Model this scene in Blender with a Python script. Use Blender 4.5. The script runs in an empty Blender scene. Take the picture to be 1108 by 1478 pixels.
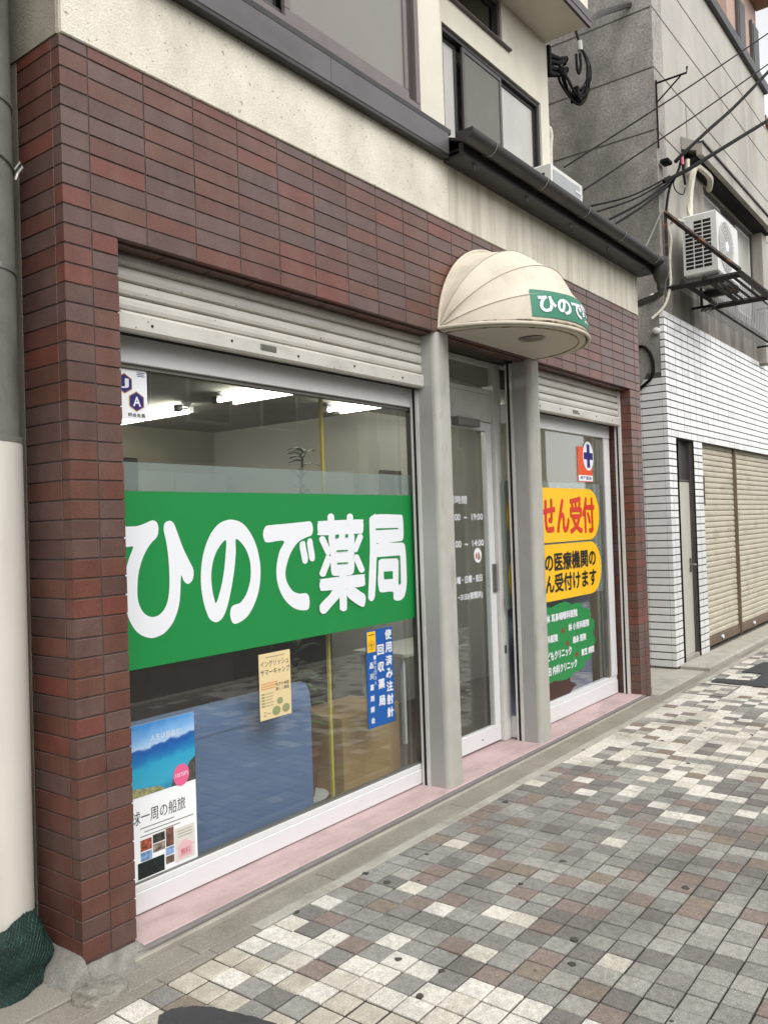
import bpy, bmesh, math, random
from mathutils import Vector, Matrix, noise as mnoise
random.seed(7)
R = math.radians
sc = bpy.context.scene
COL = sc.collection

# ------------------------------------------------------------------ camera
cam_data = bpy.data.cameras.new('camera')
cam = bpy.data.objects.new('camera', cam_data); COL.objects.link(cam)
cam_data.sensor_fit = 'HORIZONTAL'; cam_data.sensor_width = 36.0
cam_data.lens = 36.0 * 1202.8 / 1108.0
cam_data.clip_start = 0.05; cam_data.clip_end = 2000.0
CAM = Vector((-1.65041, -2.64169, 1.51362))
c_r = Vector((0.6081194, -0.7931671, -0.0328133))
c_u = Vector((0.0069151, -0.0360403, 0.9993264))
c_f = Vector((0.7938154, 0.6079367, 0.0164320))
cam.matrix_world = Matrix(((c_r.x, c_u.x, -c_f.x, CAM.x), (c_r.y, c_u.y, -c_f.y, CAM.y),
                           (c_r.z, c_u.z, -c_f.z, CAM.z), (0, 0, 0, 1)))
sc.camera = cam

# ------------------------------------------------------------------ sky and sun (overcast)
SUN_EL, SUN_AZ = R(50), R(-108)          # azimuth measured from +X towards +Y
w = bpy.data.worlds.new('World'); sc.world = w; w.use_nodes = True
wn = w.node_tree.nodes; wl = w.node_tree.links
bg = wn['Background']
sky = wn.new('ShaderNodeTexSky'); sky.sky_type = 'NISHITA'; sky.sun_disc = False
sky.sun_elevation = SUN_EL; sky.sun_rotation = math.pi / 2 - SUN_AZ
sky.air_density = 1.0; sky.dust_density = 1.0
hs = wn.new('ShaderNodeHueSaturation'); hs.inputs['Saturation'].default_value = 0.07
wl.new(sky.outputs[0], hs.inputs['Color']); wl.new(hs.outputs[0], bg.inputs['Color'])
bg.inputs['Strength'].default_value = 0.15
sun_d = bpy.data.lights.new('sun', 'SUN'); sun_d.energy = 1.2; sun_d.angle = R(45); sun_d.color = (1, 0.985, 0.96)
sun = bpy.data.objects.new('sun', sun_d); COL.objects.link(sun)
sdir = Vector((math.cos(SUN_EL) * math.cos(SUN_AZ), math.cos(SUN_EL) * math.sin(SUN_AZ), math.sin(SUN_EL)))
sun.rotation_euler = sdir.to_track_quat('Z', 'Y').to_euler()
sun.location = (0, -5, 12)
vs = sc.view_settings
vs.view_transform = 'Standard'; vs.look = 'None'; vs.exposure = 1.0; vs.gamma = 1.0; vs.use_curve_mapping = False
sc.render.engine = 'CYCLES'
sc.cycles.use_denoising = True
sc.cycles.max_bounces = 6; sc.cycles.diffuse_bounces = 3; sc.cycles.glossy_bounces = 3
sc.cycles.use_adaptive_sampling = True; sc.cycles.adaptive_threshold = 0.025
sc.cycles.transparent_max_bounces = 16; sc.cycles.caustics_reflective = False; sc.cycles.caustics_refractive = False

# ------------------------------------------------------------------ materials
def lin(h):
    if not isinstance(h, str): return tuple(h)
    h = h.lstrip('#'); o = []
    for i in (0, 2, 4):
        c = int(h[i:i + 2], 16) / 255
        o.append(c / 12.92 if c <= 0.04045 else ((c + 0.055) / 1.055) ** 2.4)
    return tuple(o)
MATS = {}
def mat(name, col, rough=0.6, var=0.12, scale=6.0, bump=0.0, bscale=60.0, metal=0.0, spec=0.5,
        dirt=None, dirt_amt=0.0, dirt_scale=(1, 1, 1), dirt_lo=0.5, dirt_hi=0.75, speck=None, speck_scale=40.0, speck_lo=0.66,
        emit=None, emit_s=0.0, coat=0.0, fine=0.0, fine_scale=150.0):
    if name in MATS: return MATS[name]
    m = bpy.data.materials.new(name); m.use_nodes = True
    n = m.node_tree.nodes; l = m.node_tree.links
    b = n['Principled BSDF']
    c = lin(col)
    geo = n.new('ShaderNodeNewGeometry')
    def noise(s, detail=3, vec=None, rough_=0.55):
        t = n.new('ShaderNodeTexNoise'); t.inputs['Scale'].default_value = s; t.inputs['Detail'].default_value = detail
        t.inputs['Roughness'].default_value = rough_
        l.new(vec if vec else geo.outputs['Position'], t.inputs['Vector']); return t.outputs['Fac']
    def ramp(fac, lo, hi):
        r = n.new('ShaderNodeMapRange'); r.inputs['From Min'].default_value = lo; r.inputs['From Max'].default_value = hi
        l.new(fac, r.inputs['Value']); return r.outputs['Result']
    def mixc(fac, a, bcol):
        x = n.new('ShaderNodeMix'); x.data_type = 'RGBA'
        l.new(fac, x.inputs['Factor'])
        for sock, v in ((x.inputs[6], a), (x.inputs[7], bcol)):
            if isinstance(v, tuple): sock.default_value = (*v, 1)
            else: l.new(v, sock)
        return x.outputs[2]
    c1 = tuple(max(0, v * (1 - var)) for v in c); c2 = tuple(min(1, v * (1 + var)) for v in c)
    out = mixc(ramp(noise(scale), 0.3, 0.7), c1, c2)
    if fine:
        f1 = mixc(ramp(noise(fine_scale, 3), 0.35, 0.65), (1 - fine,) * 3, (1 + fine,) * 3)
        mu = n.new('ShaderNodeMix'); mu.data_type = 'RGBA'; mu.blend_type = 'MULTIPLY'; mu.inputs['Factor'].default_value = 1
        l.new(out, mu.inputs[6]); l.new(f1, mu.inputs[7]); out = mu.outputs[2]
    if dirt is not None:
        mp = n.new('ShaderNodeMapping'); l.new(geo.outputs['Position'], mp.inputs['Vector'])
        mp.inputs['Scale'].default_value = dirt_scale
        f = ramp(noise(1.0, 4, mp.outputs[0], 0.65), dirt_lo, dirt_hi)
        mm = n.new('ShaderNodeMath'); mm.operation = 'MULTIPLY'; mm.inputs[1].default_value = dirt_amt
        l.new(f, mm.inputs[0]); out = mixc(mm.outputs[0], out, lin(dirt))
    if speck is not None:
        f = ramp(noise(speck_scale, 2), speck_lo, speck_lo + 0.05)
        out = mixc(f, out, lin(speck))
    l.new(out, b.inputs['Base Color'])
    b.inputs['Roughness'].default_value = rough; b.inputs['Metallic'].default_value = metal
    b.inputs['Specular IOR Level'].default_value = spec
    if coat: b.inputs['Coat Weight'].default_value = coat
    if emit is not None:
        b.inputs['Emission Color'].default_value = (*lin(emit), 1); b.inputs['Emission Strength'].default_value = emit_s
    if bump:
        bm_ = n.new('ShaderNodeBump'); bm_.inputs['Strength'].default_value = bump; bm_.inputs['Distance'].default_value = 0.004
        l.new(noise(bscale, 3), bm_.inputs['Height']); l.new(bm_.outputs[0], b.inputs['Normal'])
    MATS[name] = m; return m

def glass(name, tint=(0.93, 0.96, 0.95), haze=0.0, haze_col=(0.6, 0.63, 0.6), refl=1.0):
    m = bpy.data.materials.new(name); m.use_nodes = True
    n = m.node_tree.nodes; l = m.node_tree.links
    for x in list(n):
        if x.type != 'OUTPUT_MATERIAL': n.remove(x)
    o = [x for x in n if x.type == 'OUTPUT_MATERIAL'][0]
    tr = n.new('ShaderNodeBsdfTransparent'); tr.inputs[0].default_value = (*tint, 1)
    gl = n.new('ShaderNodeBsdfGlossy'); gl.inputs['Roughness'].default_value = 0.0
    gl.inputs['Color'].default_value = (refl, refl, refl, 1)
    fr = n.new('ShaderNodeFresnel')
    gq = n.new('ShaderNodeNewGeometry'); io = n.new('ShaderNodeMapRange'); io.inputs['To Min'].default_value = 1.58; io.inputs['To Max'].default_value = 1 / 1.58
    l.new(gq.outputs['Backfacing'], io.inputs['Value']); l.new(io.outputs['Result'], fr.inputs['IOR'])
    mx = n.new('ShaderNodeMixShader'); l.new(fr.outputs[0], mx.inputs[0])
    src = tr.outputs[0]
    if haze:
        df = n.new('ShaderNodeBsdfDiffuse'); df.inputs[0].default_value = (*haze_col, 1)
        m2 = n.new('ShaderNodeMixShader'); m2.inputs[0].default_value = haze
        l.new(tr.outputs[0], m2.inputs[1]); l.new(df.outputs[0], m2.inputs[2]); src = m2.outputs[0]
    l.new(src, mx.inputs[1]); l.new(gl.outputs[0], mx.inputs[2]); l.new(mx.outputs[0], o.inputs['Surface'])
    return m

M = {}
# brick tiles: one material per firing shade
BR = ['#674036', '#603e35', '#5b443e', '#634338', '#57413a', '#6c3f35', '#5f4943', '#654338']
for i, h in enumerate(BR):
    M['brick%d' % i] = mat('brick_glaze_%d' % i, h, 0.36, 0.16, 7, 0.15, 90, spec=0.45, dirt='#857a73', dirt_amt=0.22, dirt_scale=(5, 5, 1.2), dirt_lo=0.48, dirt_hi=0.8, fine=0.10, fine_scale=90)
M['mortar'] = mat('mortar', '#4f4540', 0.95, 0.25, 20, 0.3, 200)
M['soffit_tile'] = mat('soffit_tile', '#5a3f36', 0.5, 0.15, 8)
M['stucco'] = mat('stucco_cream', '#dcd6c6', 0.9, 0.06, 3, 0.9, 130, dirt='#8b8575', dirt_amt=0.55, dirt_scale=(2.6, 2.6, 1.6), dirt_lo=0.45, dirt_hi=0.85, speck='#8f8878', speck_scale=55, speck_lo=0.68, fine=0.10, fine_scale=110)
M['stucco2'] = mat('stucco_streaked', '#d5cfbf', 0.9, 0.06, 3, 0.4, 150, dirt='#6d6658', dirt_amt=0.75, dirt_scale=(9, 9, 0.6), dirt_lo=0.44, dirt_hi=0.85, fine=0.05)
M['stucco_up'] = mat('stucco_upper', '#d6d0c0', 0.9, 0.04, 4, 0.6, 150, dirt='#b3aa92', dirt_amt=0.3, dirt_scale=(3, 3, 1))
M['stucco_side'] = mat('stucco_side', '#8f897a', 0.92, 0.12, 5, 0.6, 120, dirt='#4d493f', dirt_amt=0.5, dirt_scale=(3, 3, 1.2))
M['black_metal'] = mat('black_flashing', '#2b2828', 0.45, 0.15, 5, 0.05, 40, dirt='#4b4540', dirt_amt=0.4, dirt_scale=(3, 3, 6))
M['flash_face'] = mat('grey_flashing', '#5b5657', 0.4, 0.08, 4, 0.03, 20, spec=0.5, dirt='#3a3636', dirt_amt=0.4, dirt_scale=(2, 2, 5))
M['bronze'] = mat('bronze_frame', '#4e4746', 0.4, 0.1, 6, spec=0.5, dirt='#2f2b2a', dirt_amt=0.4, dirt_scale=(3, 3, 6))
M['bronze_pale'] = mat('bronze_frame_pale', '#6d6461', 0.4, 0.08, 6, spec=0.5)
M['gutter'] = mat('gutter_plastic', '#35312f', 0.4, 0.12, 5, dirt='#5d5550', dirt_amt=0.4, dirt_scale=(4, 4, 4))
M['wire'] = mat('galvanised_wire', '#9a9894', 0.4, 0.1, 8, metal=0.6)
M['shutter'] = mat('shutter_paint', '#bfbbb2', 0.5, 0.07, 5, 0.08, 60, dirt='#7d766a', dirt_amt=0.5, dirt_scale=(3, 3, 12), dirt_lo=0.55, dirt_hi=0.85, speck='#6d675d', speck_scale=38, speck_lo=0.70)
M['alu_white'] = mat('white_aluminium', '#d9d9d9', 0.38, 0.03, 3, dirt='#a9a59d', dirt_amt=0.25, dirt_scale=(3, 3, 3))
M['alu_white_worn'] = mat('worn_white_aluminium', '#c9c7c2', 0.45, 0.06, 5, dirt='#86807a', dirt_amt=0.5, dirt_scale=(8, 8, 2), dirt_lo=0.55)
M['alu_grey'] = mat('grey_aluminium', '#77756f', 0.4, 0.08, 6, metal=0.3)
M['post'] = mat('post_paint', '#b0ada4', 0.5, 0.06, 5, 0.08, 60, dirt='#736c60', dirt_amt=0.6, dirt_scale=(9, 9, 3), dirt_lo=0.52, dirt_hi=0.8, speck='#6b6053', speck_scale=26, speck_lo=0.74)
M['post_side'] = mat('post_side_paint', '#a09f9b', 0.5, 0.05, 4, 0.03, 80, dirt='#7c7468', dirt_amt=0.3, dirt_scale=(7, 7, 2), dirt_lo=0.58)
M['slot'] = mat('dark_slot', '#15130f', 0.9, 0.1)
M['rubber'] = mat('black_rubber', '#1c1c1c', 0.7, 0.1)
M['pink'] = mat('pink_terrazzo', '#bda4a3', 0.6, 0.06, 4, 0.08, 160, dirt='#7d6a67', dirt_amt=0.65, dirt_scale=(2.5, 7, 3), dirt_lo=0.44, dirt_hi=0.82, fine=0.09, fine_scale=220)
M['strip'] = mat('step_edge_metal', '#77726f', 0.5, 0.1, 10)
M['lip'] = mat('step_lip_concrete', '#9d988c', 0.85, 0.1, 8, 0.3, 120, dirt='#6d675c', dirt_amt=0.6, dirt_scale=(4, 4, 4))
M['concrete'] = mat('aggregate_concrete', '#8a857a', 0.9, 0.14, 5, 0.6, 140, dirt='#5f594d', dirt_amt=0.6, dirt_scale=(2.5, 2.5, 2.5), fine=0.22, fine_scale=170)
M['kerb'] = mat('kerb_strip', '#a5a196', 0.9, 0.1, 8, 0.4, 140, dirt='#6f695c', dirt_amt=0.5, dirt_scale=(3, 3, 3), fine=0.12)
M['mound'] = mat('old_mortar', '#8d897f', 0.95, 0.25, 12, 1.0, 60, dirt='#4a453b', dirt_amt=0.85, dirt_scale=(9, 9, 9), dirt_lo=0.45, dirt_hi=0.65, fine=0.15)
M['mortar_pale'] = mat('pale_mortar', '#817e77', 0.95, 0.18, 20, 0.8, 80, dirt='#6a665e', dirt_amt=0.7, dirt_scale=(12, 12, 12), dirt_lo=0.5, dirt_hi=0.7, fine=0.15)
M['asphalt'] = mat('asphalt', '#4b4a48', 0.9, 0.12, 8, 0.8, 250, fine=0.3, fine_scale=260)
M['asphalt_patch'] = mat('asphalt_patch_dark', '#3a3a3c', 0.8, 0.1, 10, 0.7, 260, fine=0.22, fine_scale=300)
PV = ['#d3cec4', '#c8c2b5', '#918f88', '#84817b', '#75716c', '#85776f', '#83786b', '#9d9a92']
for i, h in enumerate(PV):
    M['paver%d' % i] = mat('paver_%d' % i, h, 0.88, 0.17, 42, 0.8, 150, dirt='#4a453d', dirt_amt=0.6, dirt_scale=(2.6, 2.6, 2.6), dirt_lo=0.46, dirt_hi=0.8, fine=0.30, fine_scale=260, speck='#3b3833', speck_scale=15, speck_lo=0.765)
M['paver_old'] = mat('paver_old', '#b3ac9e', 0.92, 0.12, 20, 0.9, 120, dirt='#7b7362', dirt_amt=0.6, dirt_scale=(6, 6, 6), fine=0.2, fine_scale=170)
M['joint'] = mat('paver_joint', '#2e2b26', 0.95, 0.2, 30)
M['glass'] = glass('shop_glass', haze=0.012, haze_col=(0.55, 0.57, 0.56))
M['glass_dark'] = glass('upper_glass', (0.5, 0.52, 0.5))
M['canvas'] = mat('awning_canvas', '#cdc3b1', 0.75, 0.06, 4, 0.15, 100, dirt='#7f745f', dirt_amt=0.6, dirt_scale=(3, 3, 2), dirt_lo=0.52, dirt_hi=0.85, fine=0.04)
M['soffit'] = mat('awning_soffit', '#c4c0b4', 0.6, 0.04, 3)
M['trim_worn'] = mat('awning_trim', '#a79a84', 0.7, 0.1, 10, dirt='#3a332a', dirt_amt=0.8, dirt_scale=(14, 14, 8), dirt_lo=0.5, dirt_hi=0.6)
M['seam'] = mat('awning_seam', '#a79f90', 0.8, 0.1, 10)
M['green_cloth'] = mat('awning_green', '#33795f', 0.6, 0.06, 4)
M['sign_green'] = mat('sign_green', '#198340', 0.45, 0.03, 2)
M['sign_white'] = mat('sign_white', '#e4e6ea', 0.45, 0.02, 2)
M['sign_yellow'] = mat('sign_yellow', '#f3bd17', 0.45, 0.03, 2)
M['sign_red'] = mat('sign_red', '#cf3221', 0.45, 0.03, 2)
M['sign_black'] = mat('sign_black', '#17171c', 0.45, 0.05, 2)
M['sign_blue'] = mat('sign_blue', '#1557a2', 0.45, 0.03, 2)
M['navy'] = mat('sign_navy', '#2a2470', 0.45, 0.03, 2)
M['gold'] = mat('sign_gold', '#c79b3c', 0.45, 0.03, 2)
M['trunk_brown'] = mat('sign_brown', '#3e211a', 0.45, 0.03, 2)
M['apple'] = mat('sign_apple', '#8d2f2a', 0.45, 0.03, 2)
M['orange'] = mat('sign_orange', '#e0552f', 0.45, 0.03, 2)
M['flyer'] = mat('flyer_paper', '#dcc798', 0.7, 0.03, 3)
M['ink'] = mat('ink', '#3c3a35', 0.7, 0.03, 3)
M['ink_faint'] = mat('ink_faint', '#8f8774', 0.7, 0.03, 3)
M['ink_orange'] = mat('ink_orange', '#d99a63', 0.7, 0.03, 3)
M['ink_green'] = mat('ink_green', '#8b9468', 0.7, 0.1, 60)
M['poster_white'] = mat('poster_paper', '#eef0f2', 0.5, 0.01, 3)
M['wh_tile'] = mat('white_tile', '#e2e2e0', 0.25, 0.04, 9, 0.02, 30, dirt='#8e8a80', dirt_amt=0.25, dirt_scale=(2, 2, 0.5), dirt_lo=0.55, dirt_hi=0.85, coat=0.2)
M['wh_tile2'] = mat('white_tile_grey', '#d8d8d6', 0.3, 0.04, 9, 0.02, 30, dirt='#8e8a80', dirt_amt=0.25, dirt_scale=(2, 2, 0.8), dirt_lo=0.5, dirt_hi=0.85)
M['dark_joint'] = mat('tile_joint_dark', '#504d49', 0.95, 0.2, 20)
M['conc_wall'] = mat('rendered_concrete', '#98938c', 0.92, 0.20, 4, 0.9, 45, dirt='#4c4843', dirt_amt=0.72, dirt_scale=(1.6, 1.6, 0.5), dirt_lo=0.40, dirt_hi=0.78, fine=0.20, fine_scale=45)
M['conc_front'] = mat('rendered_front', '#aba69d', 0.92, 0.06, 2, 0.3, 60, dirt='#6a645a', dirt_amt=0.7, dirt_scale=(2.2, 2.2, 0.4), dirt_lo=0.46, dirt_hi=0.85, fine=0.08)
M['conc_stained'] = mat('stained_concrete', '#8b867d', 0.92, 0.12, 3, 0.6, 60, dirt='#3f3b36', dirt_amt=0.9, dirt_scale=(6, 6, 0.6), dirt_lo=0.42, dirt_hi=0.72, fine=0.12)
M['steel_door'] = mat('steel_door_paint', '#b9b7aa', 0.5, 0.05, 3, dirt='#7c776a', dirt_amt=0.4, dirt_scale=(4, 4, 1))
M['beige_shutter'] = mat('beige_shutter', '#bdb5a2', 0.55, 0.07, 4, dirt='#6e634f', dirt_amt=0.55, dirt_scale=(3, 3, 5), dirt_lo=0.52, dirt_hi=0.8, speck='#4a4238', speck_scale=9, speck_lo=0.76)
M['brown_bar'] = mat('shutter_bottom_bar', '#6b5a4a', 0.6, 0.15, 6)
M['rust'] = mat('rusty_steel', '#2a2421', 0.8, 0.2, 14, 0.5, 90, dirt='#7a4a2a', dirt_amt=0.85, dirt_scale=(9, 9, 9), dirt_lo=0.53, dirt_hi=0.64)
M['dark_steel'] = mat('dark_steel', '#25211e', 0.75, 0.2, 10, 0.3, 60, dirt='#4c3626', dirt_amt=0.6, dirt_scale=(8, 8, 8))
M['ac'] = mat('aircon_white', '#d3d2cc', 0.5, 0.03, 4, dirt='#9f9a8e', dirt_amt=0.35, dirt_scale=(5, 5, 2))
M['ac_grey'] = mat('aircon_grey', '#9fa0a0', 0.5, 0.05, 4)
M['hose'] = mat('hose_beige', '#cbc4b2', 0.6, 0.06, 10, dirt='#8c8575', dirt_amt=0.4, dirt_scale=(12, 12, 12))
M['cable'] = mat('cable_black', '#131212', 0.7, 0.1, 10, spec=0.2)
M['cable_grey'] = mat('cable_grey', '#77746f', 0.6, 0.1, 10)
M['porcelain'] = mat('porcelain', '#d4d2cc', 0.3, 0.05, 10)
M['pink_plastic'] = mat('pink_plastic', '#c8687a', 0.5, 0.05)
M['pole_conc'] = mat('pole_concrete', '#6f6e66', 0.9, 0.14, 7, 0.5, 90, dirt='#33332f', dirt_amt=0.85, dirt_scale=(3, 3, 1), dirt_lo=0.48, dirt_hi=0.75)
M['sheet'] = mat('pole_sheet_white', '#cfcac0', 0.6, 0.03, 3, 0.1, 12, dirt='#9a9284', dirt_amt=0.45, dirt_scale=(6, 6, 0.9), dirt_lo=0.48, dirt_hi=0.85, speck='#8d8578', speck_scale=7, speck_lo=0.78)
M['net'] = mat('green_net', '#0f2f28', 0.7, 0.2, 30, dirt='#2a5c4e', dirt_amt=0.6, dirt_scale=(90, 90, 90), dirt_lo=0.5, dirt_hi=0.6)
M['net_core'] = mat('net_roll', '#122722', 0.75, 0.2, 12)
M['int_wall'] = mat('interior_wall', '#aaa491', 0.85, 0.05, 3)
M['int_wall_white'] = mat('interior_white_wall', '#c6c3b9', 0.85, 0.04, 3)
M['int_ceiling'] = mat('interior_ceiling', '#8f8c83', 0.9, 0.06, 5)
M['int_floor'] = mat('interior_floor', '#5b4c40', 0.5, 0.15, 5)
M['wood_dark'] = mat('dark_wood', '#46342a', 0.5, 0.15, 7)
M['wood_tan'] = mat('tan_wood', '#b3905f', 0.5, 0.08, 6)
M['wood_red'] = mat('picture_wood', '#4a2f26', 0.5, 0.1, 6)
M['sofa'] = mat('blue_vinyl', '#62779f', 0.45, 0.06, 4, 0.05, 40)
M['yellow_paint'] = mat('yellow_paint', '#c4b14d', 0.5, 0.05, 6)
M['leaf'] = mat('leaf_green', '#3d6430', 0.5, 0.3, 12)
M['terracotta'] = mat('terracotta', '#7a4b35', 0.7, 0.1, 8)
M['tube'] = mat('lit_tube', '#ffffff', 0.5, 0, emit='#fff9ee', emit_s=8.0)
M['lilac'] = mat('lilac_screen', '#8784a2', 0.7, 0.05, 4)
M['steel'] = mat('brushed_steel', '#8c8a86', 0.35, 0.08, 10, metal=0.8)
M['plate'] = mat('name_plate', '#6a675f', 0.4, 0.2, 60, metal=0.4)
M['far_brick'] = mat('far_brown_tile', '#a98f80', 0.8, 0.05, 2)
M['far_brown'] = mat('far_brown_side', '#8d6e5d', 0.8, 0.05, 2)
M['far_beige'] = mat('far_beige', '#a9a091', 0.85, 0.05, 2, dirt='#8b7d67', dirt_amt=0.4, dirt_scale=(1, 1, 0.4))
M['opp_wall'] = mat('opposite_wall', '#8a877f', 0.9, 0.1, 2)
M['opp_wall2'] = mat('opposite_wall_warm', '#9b9182', 0.9, 0.1, 2)
M['opp_band'] = mat('opposite_fascia', '#b9b8b0', 0.7, 0.04, 2)
M['opp_dark'] = mat('opposite_dark', '#3d3c3a', 0.5, 0.1, 2)
M['curtain'] = mat('net_curtain', '#9b968f', 0.9, 0.06, 5)
M['frosted_dim'] = mat('frosted_pane_dim', '#7f7a73', 0.25, 0.06, 1.5, spec=0.5)
M['frosted'] = mat('frosted_pane', '#b3b0a8', 0.22, 0.10, 2.0, spec=0.6)
M['mesh_screen'] = mat('insect_screen', '#6e6d66', 0.85, 0.05, 5)

# ------------------------------------------------------------------ mesh helpers
class MB:
    def __init__(s): s.v = []; s.f = []; s.mi = []; s.cur = 0
    def add(s, verts, faces):
        b = len(s.v); s.v += [tuple(p) for p in verts]
        for f in faces: s.f.append([b + i for i in f]); s.mi.append(s.cur)
        return s
    def box(s, x0, x1, y0, y1, z0, z1):
        return s.add([(x0, y0, z0), (x1, y0, z0), (x1, y1, z0), (x0, y1, z0), (x0, y0, z1), (x1, y0, z1), (x1, y1, z1), (x0, y1, z1)],
                     [(0, 3, 2, 1), (4, 5, 6, 7), (0, 1, 5, 4), (1, 2, 6, 5), (2, 3, 7, 6), (3, 0, 4, 7)])
    def cbox(s, x0, x1, y0, y1, z0, z1, c=0.003):
        """box with chamfered edges all round"""
        P = []
        for z in (0, 1):
            for ins, dz in ((c, 0), (0, c)):
                zz = z0 + dz if z == 0 else z1 - dz
                P += [(x0 + ins, y0, zz), (x1 - ins, y0, zz), (x1, y0 + ins, zz), (x1, y1 - ins, zz), (x1 - ins, y1, zz), (x0 + ins, y1, zz), (x0, y1 - ins, zz), (x0, y0 + ins, zz)] if dz else \
                     [(x0 + c, y0 + c, zz), (x1 - c, y0 + c, zz), (x1 - c, y1 - c, zz), (x0 + c, y1 - c, zz)]
        # order: bottom cap 4, bottom ring 8 (vertical sides), top cap 4, top ring 8 -> build by hull-like quads
        P = []
        cap_b = [(x0 + c, y0 + c, z0), (x1 - c, y0 + c, z0), (x1 - c, y1 - c, z0), (x0 + c, y1 - c, z0)]
        rb = [(x0, y0, z0 + c), (x1, y0, z0 + c), (x1, y1, z0 + c), (x0, y1, z0 + c)]
        rt = [(x, y, z1 - c) for x, y, _ in rb]; cap_t = [(x, y, z1) for x, y, _ in cap_b]
        return s.add(cap_b + rb + rt + cap_t, [(0, 3, 2, 1), (12, 13, 14, 15)] +
                     [(a, (a + 1) % 4, 4 + (a + 1) % 4, 4 + a) for a in range(4)] + [(4 + a, 4 + (a + 1) % 4, 8 + (a + 1) % 4, 8 + a) for a in range(4)] +
                     [(8 + a, 8 + (a + 1) % 4, 12 + (a + 1) % 4, 12 + a) for a in range(4)])
    def ybox(s, x0, x1, y0, y1, z0, z1, c=0.002):
        """box whose front (y0) edges are chamfered"""
        return s.add([(x0 + c, y0, z0 + c), (x1 - c, y0, z0 + c), (x1 - c, y0, z1 - c), (x0 + c, y0, z1 - c),
                      (x0, y0 + c, z0), (x1, y0 + c, z0), (x1, y0 + c, z1), (x0, y0 + c, z1), (x0, y1, z0), (x1, y1, z0), (x1, y1, z1), (x0, y1, z1)],
                     [(0, 1, 2, 3)] + [(4 + a, 4 + (a + 1) % 4, (a + 1) % 4, a) for a in range(4)] + [(8 + a, 8 + (a + 1) % 4, 4 + (a + 1) % 4, 4 + a) for a in range(4)])
    def xbox(s, x0, x1, y0, y1, z0, z1, c=0.002):
        """box whose left (x0) face edges are chamfered"""
        return s.add([(x0, y0 + c, z0 + c), (x0, y1 - c, z0 + c), (x0, y1 - c, z1 - c), (x0, y0 + c, z1 - c),
                      (x0 + c, y0, z0), (x0 + c, y1, z0), (x0 + c, y1, z1), (x0 + c, y0, z1), (x1, y0, z0), (x1, y1, z0), (x1, y1, z1), (x1, y0, z1)],
                     [(3, 2, 1, 0)] + [(a, (a + 1) % 4, 4 + (a + 1) % 4, 4 + a) for a in range(4)] + [(4 + a, 4 + (a + 1) % 4, 8 + (a + 1) % 4, 8 + a) for a in range(4)])
    def tube(s, pts, r, n=8, caps=True):
        pts = [Vector(p) for p in pts]; rings = []
        rr = r if isinstance(r, (list, tuple)) else [r] * len(pts)
        up = Vector((0.13, 0.21, 1)).normalized()
        for i, p in enumerate(pts):
            d = (pts[min(i + 1, len(pts) - 1)] - pts[max(i - 1, 0)]).normalized()
            a = d.cross(up)
            if a.length < 1e-3: a = d.cross(Vector((1, 0, 0)))
            a.normalize(); b = a.cross(d).normalized()
            rings.append([p + (a * math.cos(t) + b * math.sin(t)) * rr[i] for t in [2 * math.pi * k / n for k in range(n)]])
        V = [q for r_ in rings for q in r_]; F = []
        for i in range(len(pts) - 1):
            for k in range(n): F.append((i * n + k, i * n + (k + 1) % n, (i + 1) * n + (k + 1) % n, (i + 1) * n + k))
        if caps: F += [tuple(range(n - 1, -1, -1)), tuple((len(pts) - 1) * n + k for k in range(n))]
        return s.add(V, F)
    def lathe(s, cx, cy, prof, n=24, a0=0.0, a1=2 * math.pi):
        full = abs(a1 - a0) > 6.28; m = n if full else n + 1; V = []; F = []
        for r, z in prof:
            for k in range(m):
                t = a0 + (a1 - a0) * k / n; V.append((cx + r * math.cos(t), cy + r * math.sin(t), z))
        for i in range(len(prof) - 1):
            for k in range(n):
                k2 = (k + 1) % m; F.append((i * m + k, i * m + k2, (i + 1) * m + k2, (i + 1) * m + k))
        return s.add(V, F)
    def prism_y(s, poly, y0, y1):
        """polygon in x,z extruded from y0 (front) to y1"""
        k = len(poly)
        return s.add([(x, y0, z) for x, z in poly] + [(x, y1, z) for x, z in poly],
                     [tuple(range(k)), tuple(range(2 * k - 1, k - 1, -1))] + [(i, i + k, (i + 1) % k + k, (i + 1) % k) for i in range(k)])
    def prism_x(s, poly, x0, x1):
        """polygon in y,z extruded along x"""
        k = len(poly)
        return s.add([(x0, y, z) for y, z in poly] + [(x1, y, z) for y, z in poly],
                     [tuple(range(k)), tuple(range(2 * k - 1, k - 1, -1))] + [(i, i + k, (i + 1) % k + k, (i + 1) % k) for i in range(k)])
    def prism_z(s, poly, z0, z1):
        k = len(poly)
        return s.add([(x, y, z0) for x, y in poly] + [(x, y, z1) for x, y in poly],
                     [tuple(range(k - 1, -1, -1)), tuple(range(k, 2 * k))] + [(i, (i + 1) % k, (i + 1) % k + k, i + k) for i in range(k)])
    def mesh(s, name, mats, smooth=False):
        me = bpy.data.meshes.new(name); me.from_pydata(s.v, [], s.f); 
        mats = mats if isinstance(mats, (list, tuple)) else [mats]
        for m in mats: me.materials.append(m)
        if len(mats) > 1:
            for p, i in zip(me.polygons, s.mi): p.material_index = i
        me.update(); bm = bmesh.new(); bm.from_mesh(me); bmesh.ops.recalc_face_normals(bm, faces=bm.faces); bm.to_mesh(me); bm.free()
        if smooth:
            me.polygons.foreach_set('use_smooth', [True] * len(me.polygons))
            try: me.set_sharp_from_angle(angle=R(40))
            except Exception: pass
        return me
    def build(s, name, mats, parent=None, smooth=False, label=None, kind=None):
        return link(name, s.mesh(name, mats, smooth), parent, label, kind)
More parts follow.
